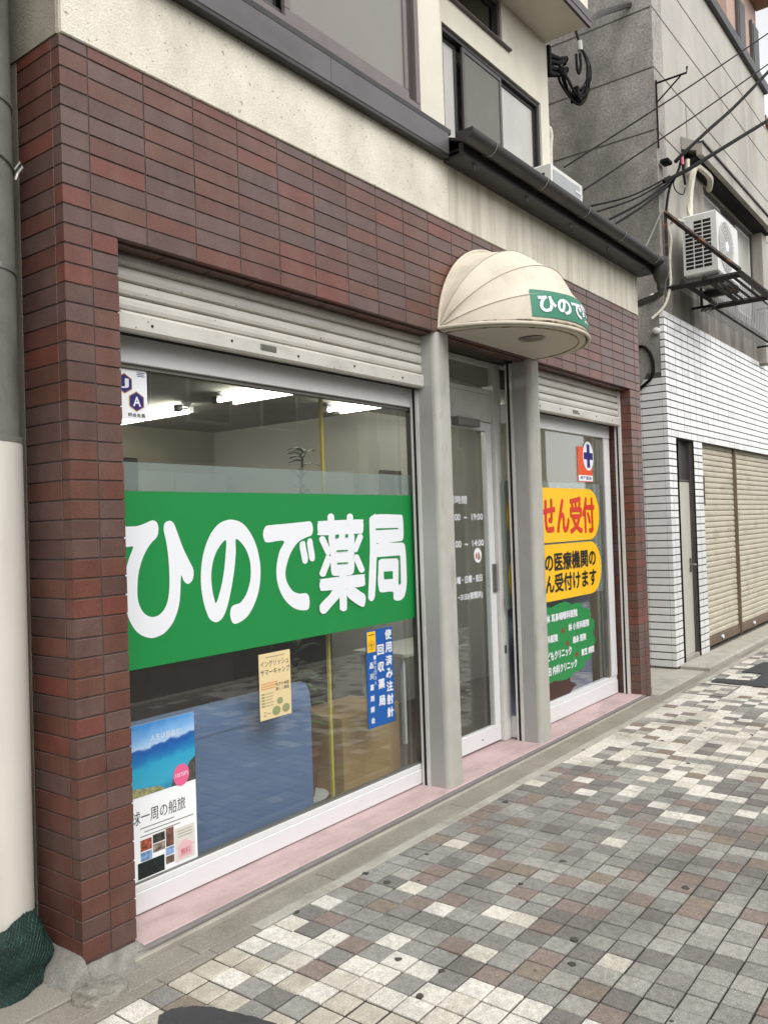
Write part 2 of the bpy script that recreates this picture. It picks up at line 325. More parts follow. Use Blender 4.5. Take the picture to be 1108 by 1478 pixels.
def link(name, me, parent=None, label=None, kind=None, loc=None):
    o = bpy.data.objects.new(name, me); COL.objects.link(o)
    if loc is not None: o.location = loc
    if parent is not None:
        o.parent = parent
        o.matrix_parent_inverse = Matrix.Translation(-Vector(parent.location)) if parent.type == 'EMPTY' else Matrix.Identity(4)
    if label: o['label'] = label
    if kind: o['kind'] = kind
    return o
def tag(o, label, cat, group=None):
    o['label'] = label; o['category'] = cat
    if group: o['group'] = group
    return o
def thing(name, label, cat, loc=(0, 0, 0), group=None):
    o = bpy.data.objects.new(name, None); COL.objects.link(o); o.location = loc; o.empty_display_size = 0.1
    return tag(o, label, cat, group)
def structure(o): o['kind'] = 'structure'; return o
def smoothpoly(p, k=4):
    """Catmull-Rom closed curve through p"""
    n = len(p); o = []
    for i in range(n):
        p0, p1, p2, p3 = p[i - 1], p[i], p[(i + 1) % n], p[(i + 2) % n]
        for j in range(k):
            t = j / k
            o.append(tuple(0.5 * (2 * p1[a] + (p2[a] - p0[a]) * t + (2 * p0[a] - 5 * p1[a] + 4 * p2[a] - p3[a]) * t * t + (3 * p1[a] - p0[a] - 3 * p2[a] + p3[a]) * t ** 3) for a in (0, 1)))
    return o
def curve_pts(p, k=8):
    o = []; n = len(p)
    for i in range(n - 1):
        p0, p1, p2, p3 = Vector(p[max(i - 1, 0)]), Vector(p[i]), Vector(p[i + 1]), Vector(p[min(i + 2, n - 1)])
        for j in range(k):
            t = j / k
            o.append(0.5 * (2 * p1 + (p2 - p0) * t + (2 * p0 - 5 * p1 + 4 * p2 - p3) * t * t + (3 * p1 - p0 - 3 * p2 + p3) * t ** 3))
    return o + [Vector(p[-1])]
def text_mesh(body, bold=0.0, extrude=0.0):
    c = bpy.data.curves.new('lettering', 'FONT'); c.body = body; c.offset = bold; c.extrude = extrude; c.resolution_u = 3
    o = bpy.data.objects.new('lettering', c); COL.objects.link(o); bpy.context.view_layer.update()
    me = bpy.data.meshes.new_from_object(o.evaluated_get(bpy.context.evaluated_depsgraph_get()))
    me.materials.clear(); bpy.data.objects.remove(o); bpy.data.curves.remove(c)
    return me
def text_map(name, body, fn, m, parent, bold=0.0, label=None, fat=0.0):
    """lay lettering out in a unit box and send every vertex through fn(u, v); fat thickens the strokes by stacked shifted copies"""
    me = text_mesh(body, bold)
    xs = [v.co.x for v in me.vertices]; ys = [v.co.y for v in me.vertices]
    x0, x1, y0, y1 = min(xs), max(xs), min(ys), max(ys)
    base = [Vector(fn((v.co.x - x0) / max(x1 - x0, 1e-6), (v.co.y - y0) / max(y1 - y0, 1e-6))) for v in me.vertices]
    if fat:
        V = []; F = []
        for k, (dx, dz) in enumerate(((0, 0), (1, 0), (-1, 0), (0, 1), (0, -1), (.7, .7), (-.7, .7), (.7, -.7), (-.7, -.7))):
            b = len(V); V += [p + Vector((dx * fat, -.00025 * k, dz * fat)) for p in base]; F += [[b + i for i in q.vertices] for q in me.polygons]
        bpy.data.meshes.remove(me); me = bpy.data.meshes.new(name); me.from_pydata(V, [], F)
    else:
        for v, p in zip(me.vertices, base): v.co = p
    me.materials.append(m); me.name = name
    return link(name, me, parent, label)
def text(name, body, x0, x1, z0, z1, y, m, parent, bold=0.0, slant=0.0, fat=0.0):
    return text_map(name, body, lambda u, v: (x0 + (x1 - x0) * u, y, z0 + (z1 - z0) * v + slant * u), m, parent, bold, fat=fat)
def rrect(x0, x1, z0, z1, r, n=8):
    o = []
    for cx, cz, a in ((x1 - r, z1 - r, 0), (x0 + r, z1 - r, 90), (x0 + r, z0 + r, 180), (x1 - r, z0 + r, 270)):
        for k in range(n + 1): o.append((cx + r * math.cos(R(a + 90 * k / n)), cz + r * math.sin(R(a + 90 * k / n))))
    return o
def ellipse(cx, cz, rx, rz, n=28): return [(cx + rx * math.cos(2 * math.pi * k / n), cz + rz * math.sin(2 * math.pi * k / n)) for k in range(n)]
def in_view(x, y, z, m=0.04):
    d = Vector((x, y, z)) - CAM; f = d.dot(c_f)
    if f < 0.1: return False
    u = d.dot(c_r) / f * 1202.8 / 1108; v = d.dot(c_u) / f * 1202.8 / 1478
    return abs(u) < 0.5 + m and abs(v) < 0.5 + m

# ================================================================== SETTING: ground, pavement
structure(MB().box(-200, 200, -200, 200, -0.4, -0.19).build('road', M['asphalt']))
pav = structure(MB().box(-8, 30, -3.3, -0.238, -0.3, -0.0475).build('pavement', M['joint']))
structure(MB().cbox(-8, 30, -3.46, -3.3, -0.3, -0.036, 0.01).build('street_kerb', M['kerb']))
# concrete apron between the shop front and the pavers, in slabs
apron = structure(MB().box(-8, 30, -0.182, 0.35, -0.3, -0.052).build('pavement_apron', M['concrete']))
xa = -3.0
for wdt in (1.5, 0.9, 0.62, 0.34, 0.76, 1.1, 0.9, 1.3, 0.75):
    MB().cbox(xa + 0.003, xa + wdt - 0.003, -0.181, -0.062, -0.29, -0.036 - random.uniform(0, 0.004), 0.004).build('concrete_slab', M['concrete'], apron)
    xa += wdt
MB().cbox(-3, -0.02, -0.059, 0.33, -0.29, -0.03, 0.005).build('concrete_slab', M['concrete'], apron)
MB().cbox(5.585, 6.9, -0.059, 3.0, -0.29, -0.045, 0.005).build('concrete_slab', M['kerb'], apron)
xa = 0.60; ends = [0.62, 1.02, 1.13, 1.95, 2.74, 3.3, 4.3, 5.3, 6.3]
x0 = -2.0
for x1 in [-1.2, -0.4, 0.16, 0.4, 0.62] + ends[1:]:
    MB().cbox(x0 + 0.002, x1 - 0.002, -0.2375, -0.183, -0.29, -0.037 - random.uniform(0, 0.004), 0.003).build('kerb_stone', M['concrete'] if x1 < 0.63 else M['kerb'], apron)
    x0 = x1
MB().box(6.3, 30, -0.2375, -0.183, -0.29, -0.04).build('kerb_stone', M['kerb'], apron)
# low raised step in front of the concrete building
MB().cbox(6.93, 12, -0.10, 0.19, -0.29, 0.0, 0.02).build('concrete_step', M['kerb'], apron)

# ---- pavers
PX, PY = 0.1035, 0.1052
def paver_shade(x, y):
    r = random.random(); q = random.random()
    if x < 0.52 and r < 0.52: return 8
    b = x + 0.10 * (y + 0.8)
    if b < 0.74: wp, bp = 0.76, 0.07
    elif b < 1.35: wp, bp = 0.13, 0.16
    elif b < 2.62: wp, bp = 0.012, 0.25
    elif b < 3.40: wp, bp = 0.22, 0.12
    elif b < 6.6: wp, bp = 0.66, 0.06
    else: wp, bp = 0.45, 0.10
    if r < wp: return 0 if q < 0.7 else 1
    if r < wp + bp: return 5 if q < 0.62 else 6
    return 2 if q < 0.42 else (3 if q < 0.66 else (4 if q < 0.84 else 7))
PMAT = [M['paver%d' % i] for i in range(8)] + [M['paver_old']]
ptile = []
for i in range(-40, 130):
    for j in range(0, 29):
        x = 0.68 + PX * i; y = -0.2405 - PY * (j + 1)
        xc, yc = x + PX / 2, y + PY / 2
        if 5.72 < xc < 6.24 and -0.58 < yc < -0.20: continue          # access cover stands here
        sh = paver_shade(xc, yc); d = (Vector((xc, yc, -0.04)) - CAM)
        imp = 1 / d.length ** 3 if in_view(xc, yc, -0.04) else 0
        ptile.append((imp, xc, yc, sh))
ptile.sort(key=lambda t: -t[0])
PME = []
for k in range(9):
    for v in range(2):
        b = MB().cbox(-PX / 2 + 0.0026, PX / 2 - 0.0026, -PY / 2 + 0.0026, PY / 2 - 0.0026, -0.04, 0, 0.0025 if k < 8 else 0.006)
        if v: b.v = [(x * 0.99 + 0.0004 * math.sin(z * 99 + y * 40), y * 0.985, z) for x, y, z in b.v]
        PME.append(b.mesh('paver', PMAT[k]))
for imp, x, y, sh in ptile[:300]:
    o = link('paver', PME[sh * 2 + random.randint(0, 1)], pav, loc=(x, y, -0.040 + random.uniform(-0.0022, 0.0014)))
    o.rotation_euler = (random.uniform(-.012, .012), random.uniform(-.012, .012), random.uniform(-.014, .014)); o.scale = (random.uniform(.975, 1.005), random.uniform(.975, 1.005), 1)
pf = MB()
for imp, x, y, sh in ptile[300:]:
    pf.cur = sh; z = -0.040 + random.uniform(-0.002, 0.0014); g = random.uniform(0.002, 0.0034)
    if imp > 0 or random.random() < 1: pf.cbox(x - PX / 2 + g, x + PX / 2 - g, y - PY / 2 + g, y + PY / 2 - g, -0.07, z, 0.002)
pf.build('paver_field', PMAT, pav, kind='stuff')
# dark asphalt patches let into the paving
def patch(pts, name='asphalt_patch'):
    p = smoothpoly(pts, 5)
    p = [(x + random.uniform(-.004, .004), y + random.uniform(-.004, .004)) for x, y in p]
    return structure(MB().prism_z(p, -0.06, -0.033).build(name, M['asphalt_patch']))
patch([(-0.03, -0.44), (0.03, -0.385), (0.09, -0.41), (0.146, -0.484), (0.166, -0.555), (0.19, -0.66), (0.2, -0.78), (0.15, -0.95), (0.0, -1.0), (-0.2, -0.9), (-0.25, -0.7), (-0.15, -0.5)])
structure(MB().prism_z([(6.32, -0.29), (6.50, -0.285), (6.53, -0.61), (6.93, -0.60), (6.95, -0.40), (7.6, -0.45), (7.6, -0.9), (6.9, -1.2), (6.28, -0.80)], -0.06, -0.030).build('asphalt_patch', M['asphalt_patch']))
rg = random.Random(11); M['gum'] = mat('old_gum', '#45413c', 0.8, 0.2, 30)
for k in range(24):
    gx_ = .2 + 4.6 * rg.random() ** 1.3; gy_ = rg.uniform(-2.0, -.08); r_ = rg.uniform(.006, .017)
    o_ = smoothpoly([(gx_ + r_ * rg.uniform(.6, 1.3) * math.cos(a), gy_ + r_ * rg.uniform(.6, 1.3) * math.sin(a)) for a in [2 * math.pi * i / 7 for i in range(7)]], 2)
    MB().prism_z(o_, -.050, -.0374).build('gum_spot', M['gum'], pav)
# tiled access cover
ac = thing('access_cover', 'square tiled access cover in a steel frame beside the white-tiled building', 'manhole cover', (5.98, -0.39, -0.06))
fr = MB()
for a in ((5.73, 6.23, -0.215, -0.20), (5.73, 6.23, -0.575, -0.56), (5.73, 5.745, -0.56, -0.215), (6.215, 6.23, -0.56, -0.215)):
    fr.box(a[0], a[1], a[2], a[3], -0.06, -0.035)
fr.build('frame', M['strip'], ac)
MB().box(5.745, 6.215, -0.56, -0.215, -0.07, -0.046).build('tray', M['joint'], ac)
for i in range(4):
    for j in range(3):
        MB().cbox(5.75 + i * .116, 5.75 + i * .116 + .112, -0.556 + j * .1135, -0.556 + j * .1135 + .109, -0.06, -0.039, .002).build('paver', PMAT[random.choice([1, 1, 2, 3, 1])], ac)

# ================================================================== PHARMACY BUILDING
ph = thing('pharmacy_building', 'two-storey pharmacy with dark red brick-tile shop front and cream stucco above', 'building', (2.8, 3.0, 0))
tiles = []    # (axis, x0,x1,y0,y1,z0,z1)
G = 0.003
for k in range(-1, 46):
    z0 = 0.1 + 0.07 * k; z1 = z0 + 0.07
    if k == -1: z0 = 0.022
    if k == 45: z1 = 3.2975
    a = (z0 + G, z1 - G)
    tiles.append(('c', 0, 0.112 - G, 0, 0.052 - G, *a))
    tiles.append(('x', 0, 0.02, 0.052 + G, 0.285, *a))
    if k < 36: tiles.append(('y', 0.112 + G, 0.221, 0, 0.05, *a))
    else:
        x = 0.112; i = 0
        while x < 5.45:
            xe = min(x + 0.243, 5.4585)
            if 5.4585 - xe < 0.06: xe = 5.4585
            tiles.append(('y', x + G, xe - G, 0, 0.03, *a)); x = xe; i += 1
        tiles.append(('y', 5.4585 + G, 5.572, 0, 0.03, *a))
for k in range(-2, 36):
    z0 = 0.1 + 0.07 * k; z1 = z0 + 0.07
    if k == -2: z0 = -0.045
    a = (z0 + G, z1 - G)
    tiles.append(('c', 5.33, 5.4585 - G, 0, 0.13 - G, *a)); tiles.append(('y', 5.4585 + G, 5.572, 0, 0.03, *a))
    tiles.append(('x', 5.33, 5.35, 0.13 + G, 0.27, *a))
for i in range(22):
    x = 0.224 + i * 0.243
    if x > 5.3: break
    tiles.append(('z', x, min(x + 0.236, 5.32), 0.034, 0.1, 2.612, 2.6225))
rank = []
for t in tiles:
    ax, x0, x1, y0, y1, z0, z1 = t
    c = Vector(((x0 + x1) / 2, y0, (z0 + z1) / 2)) if ax != 'x' else Vector((x0, (y0 + y1) / 2, (z0 + z1) / 2))
    n = {'y': Vector((0, -1, 0)), 'c': Vector((-.3, -1, 0)), 'x': Vector((-1, 0, 0)), 'z': Vector((0, 0, -1))}[ax]
    d = CAM - c; ar = ((x1 - x0) if ax != 'x' else (y1 - y0)) * ((z1 - z0) if ax != 'z' else (y1 - y0))
    rank.append(ar * max(0.02, n.dot(d.normalized())) / d.length_squared * (1 if in_view(*c) else 0.01))
order = sorted(range(len(tiles)), key=lambda i: -rank[i])
BM = [M['brick%d' % i] for i in range(len(BR))]
bcache = {}; field = MB()
def brick_into(mb, ax, x0, x1, y0, y1, z0, z1):
    if ax == 'y': mb.ybox(x0, x1, y0, y1, z0, z1, 0.0013)
    elif ax == 'x': mb.xbox(x0, x1, y0, y1, z0, z1, 0.0013)
    else: mb.cbox(x0, x1, y0, y1, z0, z1, 0.002)
for nth, i in enumerate(order):
    ax, x0, x1, y0, y1, z0, z1 = tiles[i]
    sh = random.choice([0, 1, 1, 2, 3, 3, 4, 5, 6, 6, 7, 2]) if ax != 'z' else random.choice([1, 4])
    if z0 < 0.5: sh = random.choice([4, 4, 1, 2, 1])
    jit = random.uniform(-0.0008, 0.0005) if ax == 'y' else 0
    if nth < 300:
        key = (ax, round(x1 - x0, 3), round(y1 - y0, 3), round(z1 - z0, 3), sh)
        if key not in bcache:
            b = MB(); brick_into(b, ax, 0, x1 - x0, 0, y1 - y0, 0, z1 - z0); bcache[key] = b.mesh('brick', BM[sh])
        link('brick', bcache[key], ph, loc=(x0, y0 + jit, z0))
    else:
        field.cur = sh; brick_into(field, ax, x0, x1, y0 + jit, y1, z0, z1)
field.build('brick_field', BM, ph, kind='stuff')
core = MB().box(0.0035, 0.216, 0.0035, 0.283, -0.05, 3.294).box(0.218, 5.566, 0.0035, 0.098, 2.6235, 3.294).box(5.3335, 5.566, 0.0035, 0.28, -0.1, 2.62)
core.box(0.218, 5.566, 0.1, 0.28, 2.63, 3.294)
core.build('wall_core', M['mortar'], ph)
# stucco
MB().cbox(0.006, 2.519, -0.008, 0.3, 3.2985, 3.70, 0.004).build('stucco_band', M['stucco'], ph)
MB().cbox(2.523, 5.575, -0.008, 0.3, 3.2985, 3.70, 0.004).build('stucco_band', M['stucco2'], ph)
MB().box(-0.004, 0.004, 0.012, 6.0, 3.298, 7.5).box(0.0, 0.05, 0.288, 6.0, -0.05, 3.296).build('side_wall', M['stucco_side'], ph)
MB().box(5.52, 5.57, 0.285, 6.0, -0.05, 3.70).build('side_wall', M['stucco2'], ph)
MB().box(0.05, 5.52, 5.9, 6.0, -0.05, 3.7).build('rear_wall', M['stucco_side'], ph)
# flashing along the bay
x = -0.05
for xe in (0.4, 1.415, 2.46):
    MB().cbox(x + .0015, xe - .0015, -0.060, 0.0, 3.668, 3.795, 0.003).build('flashing_panel', M['flash_face'], ph); x = xe
MB().box(-0.05, 2.46, -0.058, -0.009, 3.650, 3.666).build('flashing_underside', M['black_metal'], ph)
MB().cbox(-0.05, 2.50, -0.052, 0.02, 3.797, 3.836, 0.006).build('flashing_cap', M['black_metal'], ph)
# bay wall and its window
MB().box(2.228, 2.50, 0.0, 0.75, 3.837, 7.5).box(0.004, 0.10, 0.0, 0.3, 3.837, 7.5).box(0.10, 2.228, 0.0, 0.3, 5.15, 7.5).build('bay_wall', M['stucco_up'], ph)
def window(parent, x0, x1, z0, z1, y, fm, panes, depth=0.07, fw=0.04):
    """panes: list of (x0, x1, pane material, sash material, y offset)"""
    wnd = MB().cbox(x0, x1, y, y + depth, z0, z0 + fw, .003).cbox(x0, x1, y, y + depth, z1 - fw, z1, .003).cbox(x0, x0 + fw, y, y + depth, z0 + fw, z1 - fw, .003).cbox(x1 - fw, x1, y, y + depth, z0 + fw, z1 - fw, .003).build('window', fm, parent)
    for a, b, pm, sm, dy in panes:
        s = 0.035; yy = y + dy
        MB().cbox(a, b, yy, yy + .02, z0 + fw, z0 + fw + s + .01, .002).cbox(a, b, yy, yy + .02, z1 - fw - s, z1 - fw, .002).cbox(a, a + s, yy, yy + .02, z0 + fw + s + .01, z1 - fw - s, .002).cbox(b - s, b, yy, yy + .02, z0 + fw + s + .01, z1 - fw - s, .002).build('sash', sm, wnd)
        MB().box(a + s, b - s, yy + .008, yy + .013, z0 + fw + s + .01, z1 - fw - s).build('pane', pm, wnd)
    MB().box(x0 + .01, x1 - .01, y + depth + .12, y + depth + .13, z0, z1).build('curtain', M['curtain'], wnd)
    return wnd
window(ph, 0.10, 2.226, 3.84, 5.15, -0.03, M['bronze_pale'], [(0.15, 1.19, M['glass_dark'], M['bronze'], .035), (1.14, 2.12, M['frosted_dim'], M['bronze_pale'], .005), (2.125, 2.18, M['frosted'], M['bronze'], .03)])
# set-back upper wall
YW = 0.75
UW = MB()
UW.box(2.50, 3.70, YW, YW + .12, 3.7, 5.985).box(5.35, 5.52, YW, YW + .12, 3.7, 5.985).box(3.70, 5.35, YW, YW + .12, 5.36, 5.60).box(3.70, 5.35, YW, YW + .12, 3.7, 4.30)
UW.box(4.66, 5.35, YW, YW + .12, 5.60, 5.985).box(5.40, 5.52, YW + .12, 6, 3.7, 5.985)
UW.build('upper_wall', M['stucco_up'], ph)
window(ph, 3.70, 5.35, 4.30, 5.36, YW + .02, M['black_metal'], [(3.74, 4.0, M['frosted'], M['black_metal'], .045), (4.03, 4.66, M['mesh_screen'], M['bronze'], .004), (4.66, 5.31, M['frosted'], M['black_metal'], .03)], depth=.08)
window(ph, 3.72, 4.66, 5.60, 5.98, YW + .02, M['bronze'], [(3.76, 4.62, M['glass_dark'], M['black_metal'], .03)], depth=.09)
MB().cbox(3.6, 4.78, YW - .03, YW, 5.585, 5.605, .003).build('window_sill', M['bronze'], ph)
# pent roof, soffit, gutter
MB().prism_x([(-.15, 3.725), (-.15, 3.74), (.75, 4.09), (.75, 4.06)], 2.47, 5.60).build('pent_roof', M['black_metal'], ph)
MB().prism_x([(-.15, 3.64), (-.15, 3.72), (-.12, 3.72), (-.12, 3.66), (-.012, 3.66), (-.012, 3.64)], 2.47, 5.60).build('eave_board', M['black_metal'], ph)
MB().box(2.52, 5.58, -.118, 0.75, 3.702, 3.72).build('eave_soffit', M['black_metal'], ph)
gp = []; NG = 12
for k in range(NG + 1): t = math.pi + math.pi * k / NG; gp.append((-.205 + .058 * math.cos(t), 3.748 + .062 * math.sin(t)))
for k in range(NG + 1): t = 2 * math.pi - math.pi * k / NG; gp.append((-.205 + .053 * math.cos(t), 3.748 + .057 * math.sin(t)))
gut = MB().prism_x(gp, 2.40, 5.57).build('gutter', M['gutter'], ph, smooth=True)
MB().prism_x([(-.205 + .06 * math.cos(math.pi + math.pi * k / NG), 3.75 + .064 * math.sin(math.pi + math.pi * k / NG)) for k in range(NG + 1)], 2.394, 2.40).build('end_cap', M['gutter'], gut)
for xg in (2.67, 3.33, 4.0, 4.68, 5.44):
    MB().tube([(xg, -.205 + .061 * math.cos(t), 3.75 + .065 * math.sin(t)) for t in [R(180 + 180 * k / 10) for k in range(11)]], .0028, 6).build('hanger_wire', M['wire'], gut)
    MB().tube([(xg - .06, -.13, 3.66), (xg - .06, -.135, 3.60), (xg - .06, -.15, 3.59)], .006, 6).box(xg - .075, xg - .045, -.14, -.132, 3.62, 3.67).build('hanger_clip', M['gutter'], gut)
hd = MB().lathe(5.62, -.205, [(.0, 3.77), (.075, 3.77), (.075, 3.66), (.06, 3.60), (.04, 3.56), (.036, 3.50), (0, 3.50)], 18).build('rainwater_head', M['gutter'], ph, smooth=True)
MB().tube([(5.62, -.205, 3.52), (5.62, -.20, 3.47), (5.625, -.14, 3.44), (5.625, .25, 3.37), (5.625, .30, 3.34), (5.625, .32, 3.28), (5.625, .32, 0.0)], .032, 12).build('downpipe', M['gutter'], ph, smooth=True)
# main roof edge
rf = MB().box(2.51, 5.50, .33, 6.0, 5.988, 6.02).build('roof_soffit', M['stucco_up'], ph)
MB().box(2.51, 5.52, .30, 6.0, 6.022, 6.10).box(2.51, 5.52, .305, .33, 5.97, 6.022).build('roof_edge', M['bronze'], rf)
MB().box(0.004, 5.50, .32, 6.0, 6.11, 7.4).build('roof_block', M['stucco_up'], ph)

# ---- step
st = MB().cbox(0.222, 5.33, -0.012, 0.30, -0.2, -0.002, 0.004).build('entrance_step', M['pink'], ph)
MB().cbox(0.2, 5.33, -0.038, -0.0125, -0.2, -0.006, 0.003).build('edge_strip', M['strip'], st)
MB().cbox(0.17, 5.37, -0.060, -0.0385, -0.2, -0.018, 0.005).build('concrete_lip', M['lip'], st)
# ---- columns beside the door
def column(x0, x1):
    c = MB(); n = 8; r = 0.034
    poly = [(x1 - .0, 0.13), (x0, 0.13)] + [(x0 + r - r * math.cos(R(90 * k / n)), r - .004 - r * math.sin(R(90 * k / n))) for k in range(n + 1)] + [(x1 - r + r * math.sin(R(90 * k / n)), r - .004 - r * math.cos(R(90 * k / n))) for k in range(n + 1)]
    co = c.prism_z(poly, -0.05, 2.622).build('column', M['post'], ph, smooth=True)
    MB().cbox(x0 - .003, x0 + .02, 0.034, 0.131, -0.04, 2.61, .001).build('side_plate', M['post_side'], co)
    MB().cbox(x0 - .012, x0 + .03, 0.132, 0.152, -0.03, 2.61, .002).build('guide_rail', M['alu_white_worn'], co)
    MB().box(x0 - .008, x0 + .03, 0.153, 0.172, -0.03, 2.61).build('rail_slot', M['slot'], co)
    MB().cbox(x0 - .012, x0 + .05, 0.173, 0.186, -0.03, 2.61, .002).build('guide_rail', M['alu_white_worn'], co)
    MB().cbox(x0 + .06, x1 + .01, 0.131, 0.20, -0.03, 2.61, .002).build('guide_rail', M['alu_grey'], co)
column(2.338, 2.488); column(3.482, 3.632)
rr_ = MB().cbox(5.296, 5.329, 0.09, 0.108, -0.02, 2.61, .002).build('guide_rail', M['alu_white_worn'], ph)
MB().box(5.30, 5.329, 0.109, 0.125, -0.02, 2.61).build('rail_slot', M['slot'], rr_)
MB().cbox(5.296, 5.329, 0.126, 0.14, -0.02, 2.61, .002).build('guide_rail', M['alu_white_worn'], rr_)
# ---- roller shutters, raised
def roller(x0, x1, plate_x):
    y = 0.10
    ro = MB().box(x0, x1, y + .03, y + .05, 2.30, 2.625).build('roller_shutter', M['slot'], ph)
    z = 2.388; k = 0
    while z < 2.62:
        zt = min(z + .058, 2.622)
        pr_ = [(y + .018, z), (y + .004, z + .006), (y, z + .02), (y + .001, z + .038), (y + .008, z + .050), (y + .018, z + .056), (y + .026, z + .056), (y + .026, z)]
        pr_ = [(a, min(b, zt)) for a, b in pr_]
        MB().prism_x(pr_, x0, x1).build('slat', M['shutter'], ro, smooth=False); z += .058; k += 1
    MB().prism_x([(y - .012, 2.315), (y - .012, 2.372), (y - .004, 2.383), (y + .026, 2.385), (y + .026, 2.305), (y - .004, 2.305)], x0, x1).build('bottom_bar', M['shutter'], ro)
    MB().cbox(plate_x, plate_x + .10, y - .0145, y - .0125, 2.335, 2.362, .0005).build('name_plate', M['plate'], ro)
    for i in range(5):
        xb = x0 + (x1 - x0) * (i + .5) / 5
        MB().prism_y(ellipse(xb, 2.34 + .008 * (i % 2), .006, .006, 10), y - .0145, y - .0121).build('rivet', M['slot'], ro)
    return ro
roller(0.222, 2.336, 1.03); roller(3.633, 5.295, 4.35)

# ---- big shop window
w1 = MB().cbox(0.224, 2.40, 0.188, 0.25, 2.203, 2.34, .003).build('shop_window', M['alu_white'], ph)
MB().cbox(0.224, 2.40, 0.192, 0.25, 0.004, 0.088, .003).cbox(0.224, 2.40, 0.196, 0.25, 0.0885, 0.116, .002).build('bottom_rail', M['alu_white'], w1)
MB().cbox(2.368, 2.402, 0.196, 0.25, 0.117, 2.202, .002).cbox(0.224, 0.262, 0.196, 0.25, 0.117, 2.202, .002).build('jamb', M['alu_grey'], w1)
MB().box(0.262, 2.368, 0.204, 0.24, 2.186, 2.2025).build('gasket', M['alu_grey'], w1); MB().box(0.262, 2.368, 0.205, 0.24, 0.1165, 0.1215).build('gasket', M['alu_grey'], w1)
MB().box(0.262, 2.368, 0.218, 0.223, 0.1215, 2.186).build('pane', M['glass'], w1)
# ---- right-hand window
w2 = MB().cbox(3.508, 5.295, 0.188, 0.25, 2.203, 2.34, .003).build('shop_window', M['alu_white'], ph)
MB().cbox(3.508, 5.295, 0.192, 0.25, 0.004, 0.118, .003).cbox(3.508, 5.295, 0.198, 0.25, 0.1185, 0.156, .002).build('bottom_rail', M['alu_white'], w2)
MB().cbox(5.178, 5.295, 0.192, 0.25, 0.157, 2.202, .003).build('jamb', M['alu_white'], w2)
MB().cbox(5.136, 5.177, 0.200, 0.25, 0.157, 2.202, .002).build('jamb', M['alu_grey'], w2)
MB().box(3.44, 5.136, 0.218, 0.223, 0.157, 2.202).build('pane', M['glass'], w2)
# ---- door
DY = 0.27
dr = MB().cbox(3.405, 3.505, 0.245, 0.33, 0.0, 2.62, .004).cbox(2.49, 3.405, 0.255, 0.33, 2.585, 2.62, .003).cbox(2.49, 3.405, 0.255, 0.33, 2.395, 2.425, .003).build('door', M['alu_white_worn'], ph)
MB().cbox(2.49, 3.404, 0.262, 0.31, 2.205, 2.394, .003).build('transom_panel', M['alu_white_worn'], dr)
MB().box(2.49, 3.405, 0.283, 0.288, 2.425, 2.585).build('transom_pane', M['glass'], dr)
MB().cbox(2.50, 3.40, DY, DY + .035, 0.012, 0.125, .003).cbox(2.50, 3.40, DY, DY + .035, 2.142, 2.198, .003).cbox(3.325, 3.40, DY, DY + .035, 0.1255, 2.1415, .003).build('door_leaf', M['alu_white'], dr)
MB().box(2.50, 3.325, DY + .012, DY + .018, 0.125, 2.142).build('door_pane', M['glass'], dr)
MB().cbox(2.90, 3.17, 0.215, 0.268, 2.150, 2.204, .006).build('door_closer', M['alu_grey'], dr)
MB().cbox(3.352, 3.395, 0.258, 0.2695, 1.03, 1.225, .003).build('handle', M['steel'], dr)
MB().cbox(3.36, 3.386, 0.2545, 0.2575, 1.045, 1.175, .001).build('handle_recess', M['alu_grey'], dr)
MB().cbox(3.44, 3.465, 0.241, 0.2445, 0.60, 0.655, .001).build('lock', M['steel'], dr)
MB().prism_y(ellipse(3.15, 0.062, .006, .006, 10), DY - .002, DY - .0003).build('lock', M['slot'], dr)
def door_xz(x, z): return (-1.65 + (x + 1.65) * .9932, 1.5136 + (z - 1.5136) * .9932)
dl = thing('door_lettering', 'white opening-hours lettering printed on the glass door', 'lettering', (3.05, DY, 1.0))
YD = DY + .0105
for s, x0, x1, z0, z1 in (('業時間', 2.88, 3.10, 1.642, 1.694), (':00  ~  19:00', 2.93, 3.30, 1.533, 1.575), (':00  ~  14:00', 2.93, 3.30, 1.355, 1.397), ('木曜・日曜・祝日', 2.90, 3.265, 1.115, 1.162), ('−3133(夜間共)', 2.955, 3.264, 0.998, 1.05)):
    a = door_xz(x0, z0); b = door_xz(x1, z1); text('text_line', s, a[0], b[0], a[1], b[1], YD, M['sign_white'], dl, fat=.0016)
a = door_xz(3.218, 1.292)
stk = thing('round_sticker', 'small round white sticker with a red mark on the glass door', 'sticker', (a[0], YD, a[1]))
MB().prism_y(ellipse(a[0], a[1], .047, .05), YD - .002, YD).build('disc', M['poster_white'], stk)
MB().prism_y(smoothpoly([(a[0] - .03, a[1] + .0), (a[0] - .018, a[1] + .02), (a[0] - .01, a[1]), (a[0] - .02, a[1] - .025)]), YD - .003, YD - .0021).build('print', M['sign_red'], stk)
MB().prism_y(smoothpoly([(a[0] - .005, a[1] - .03), (a[0] + .005, a[1] + .02), (a[0] + .02, a[1] + .01), (a[0] + .03, a[1] - .02)]), YD - .003, YD - .0021).build('print', M['ink_faint'], stk)

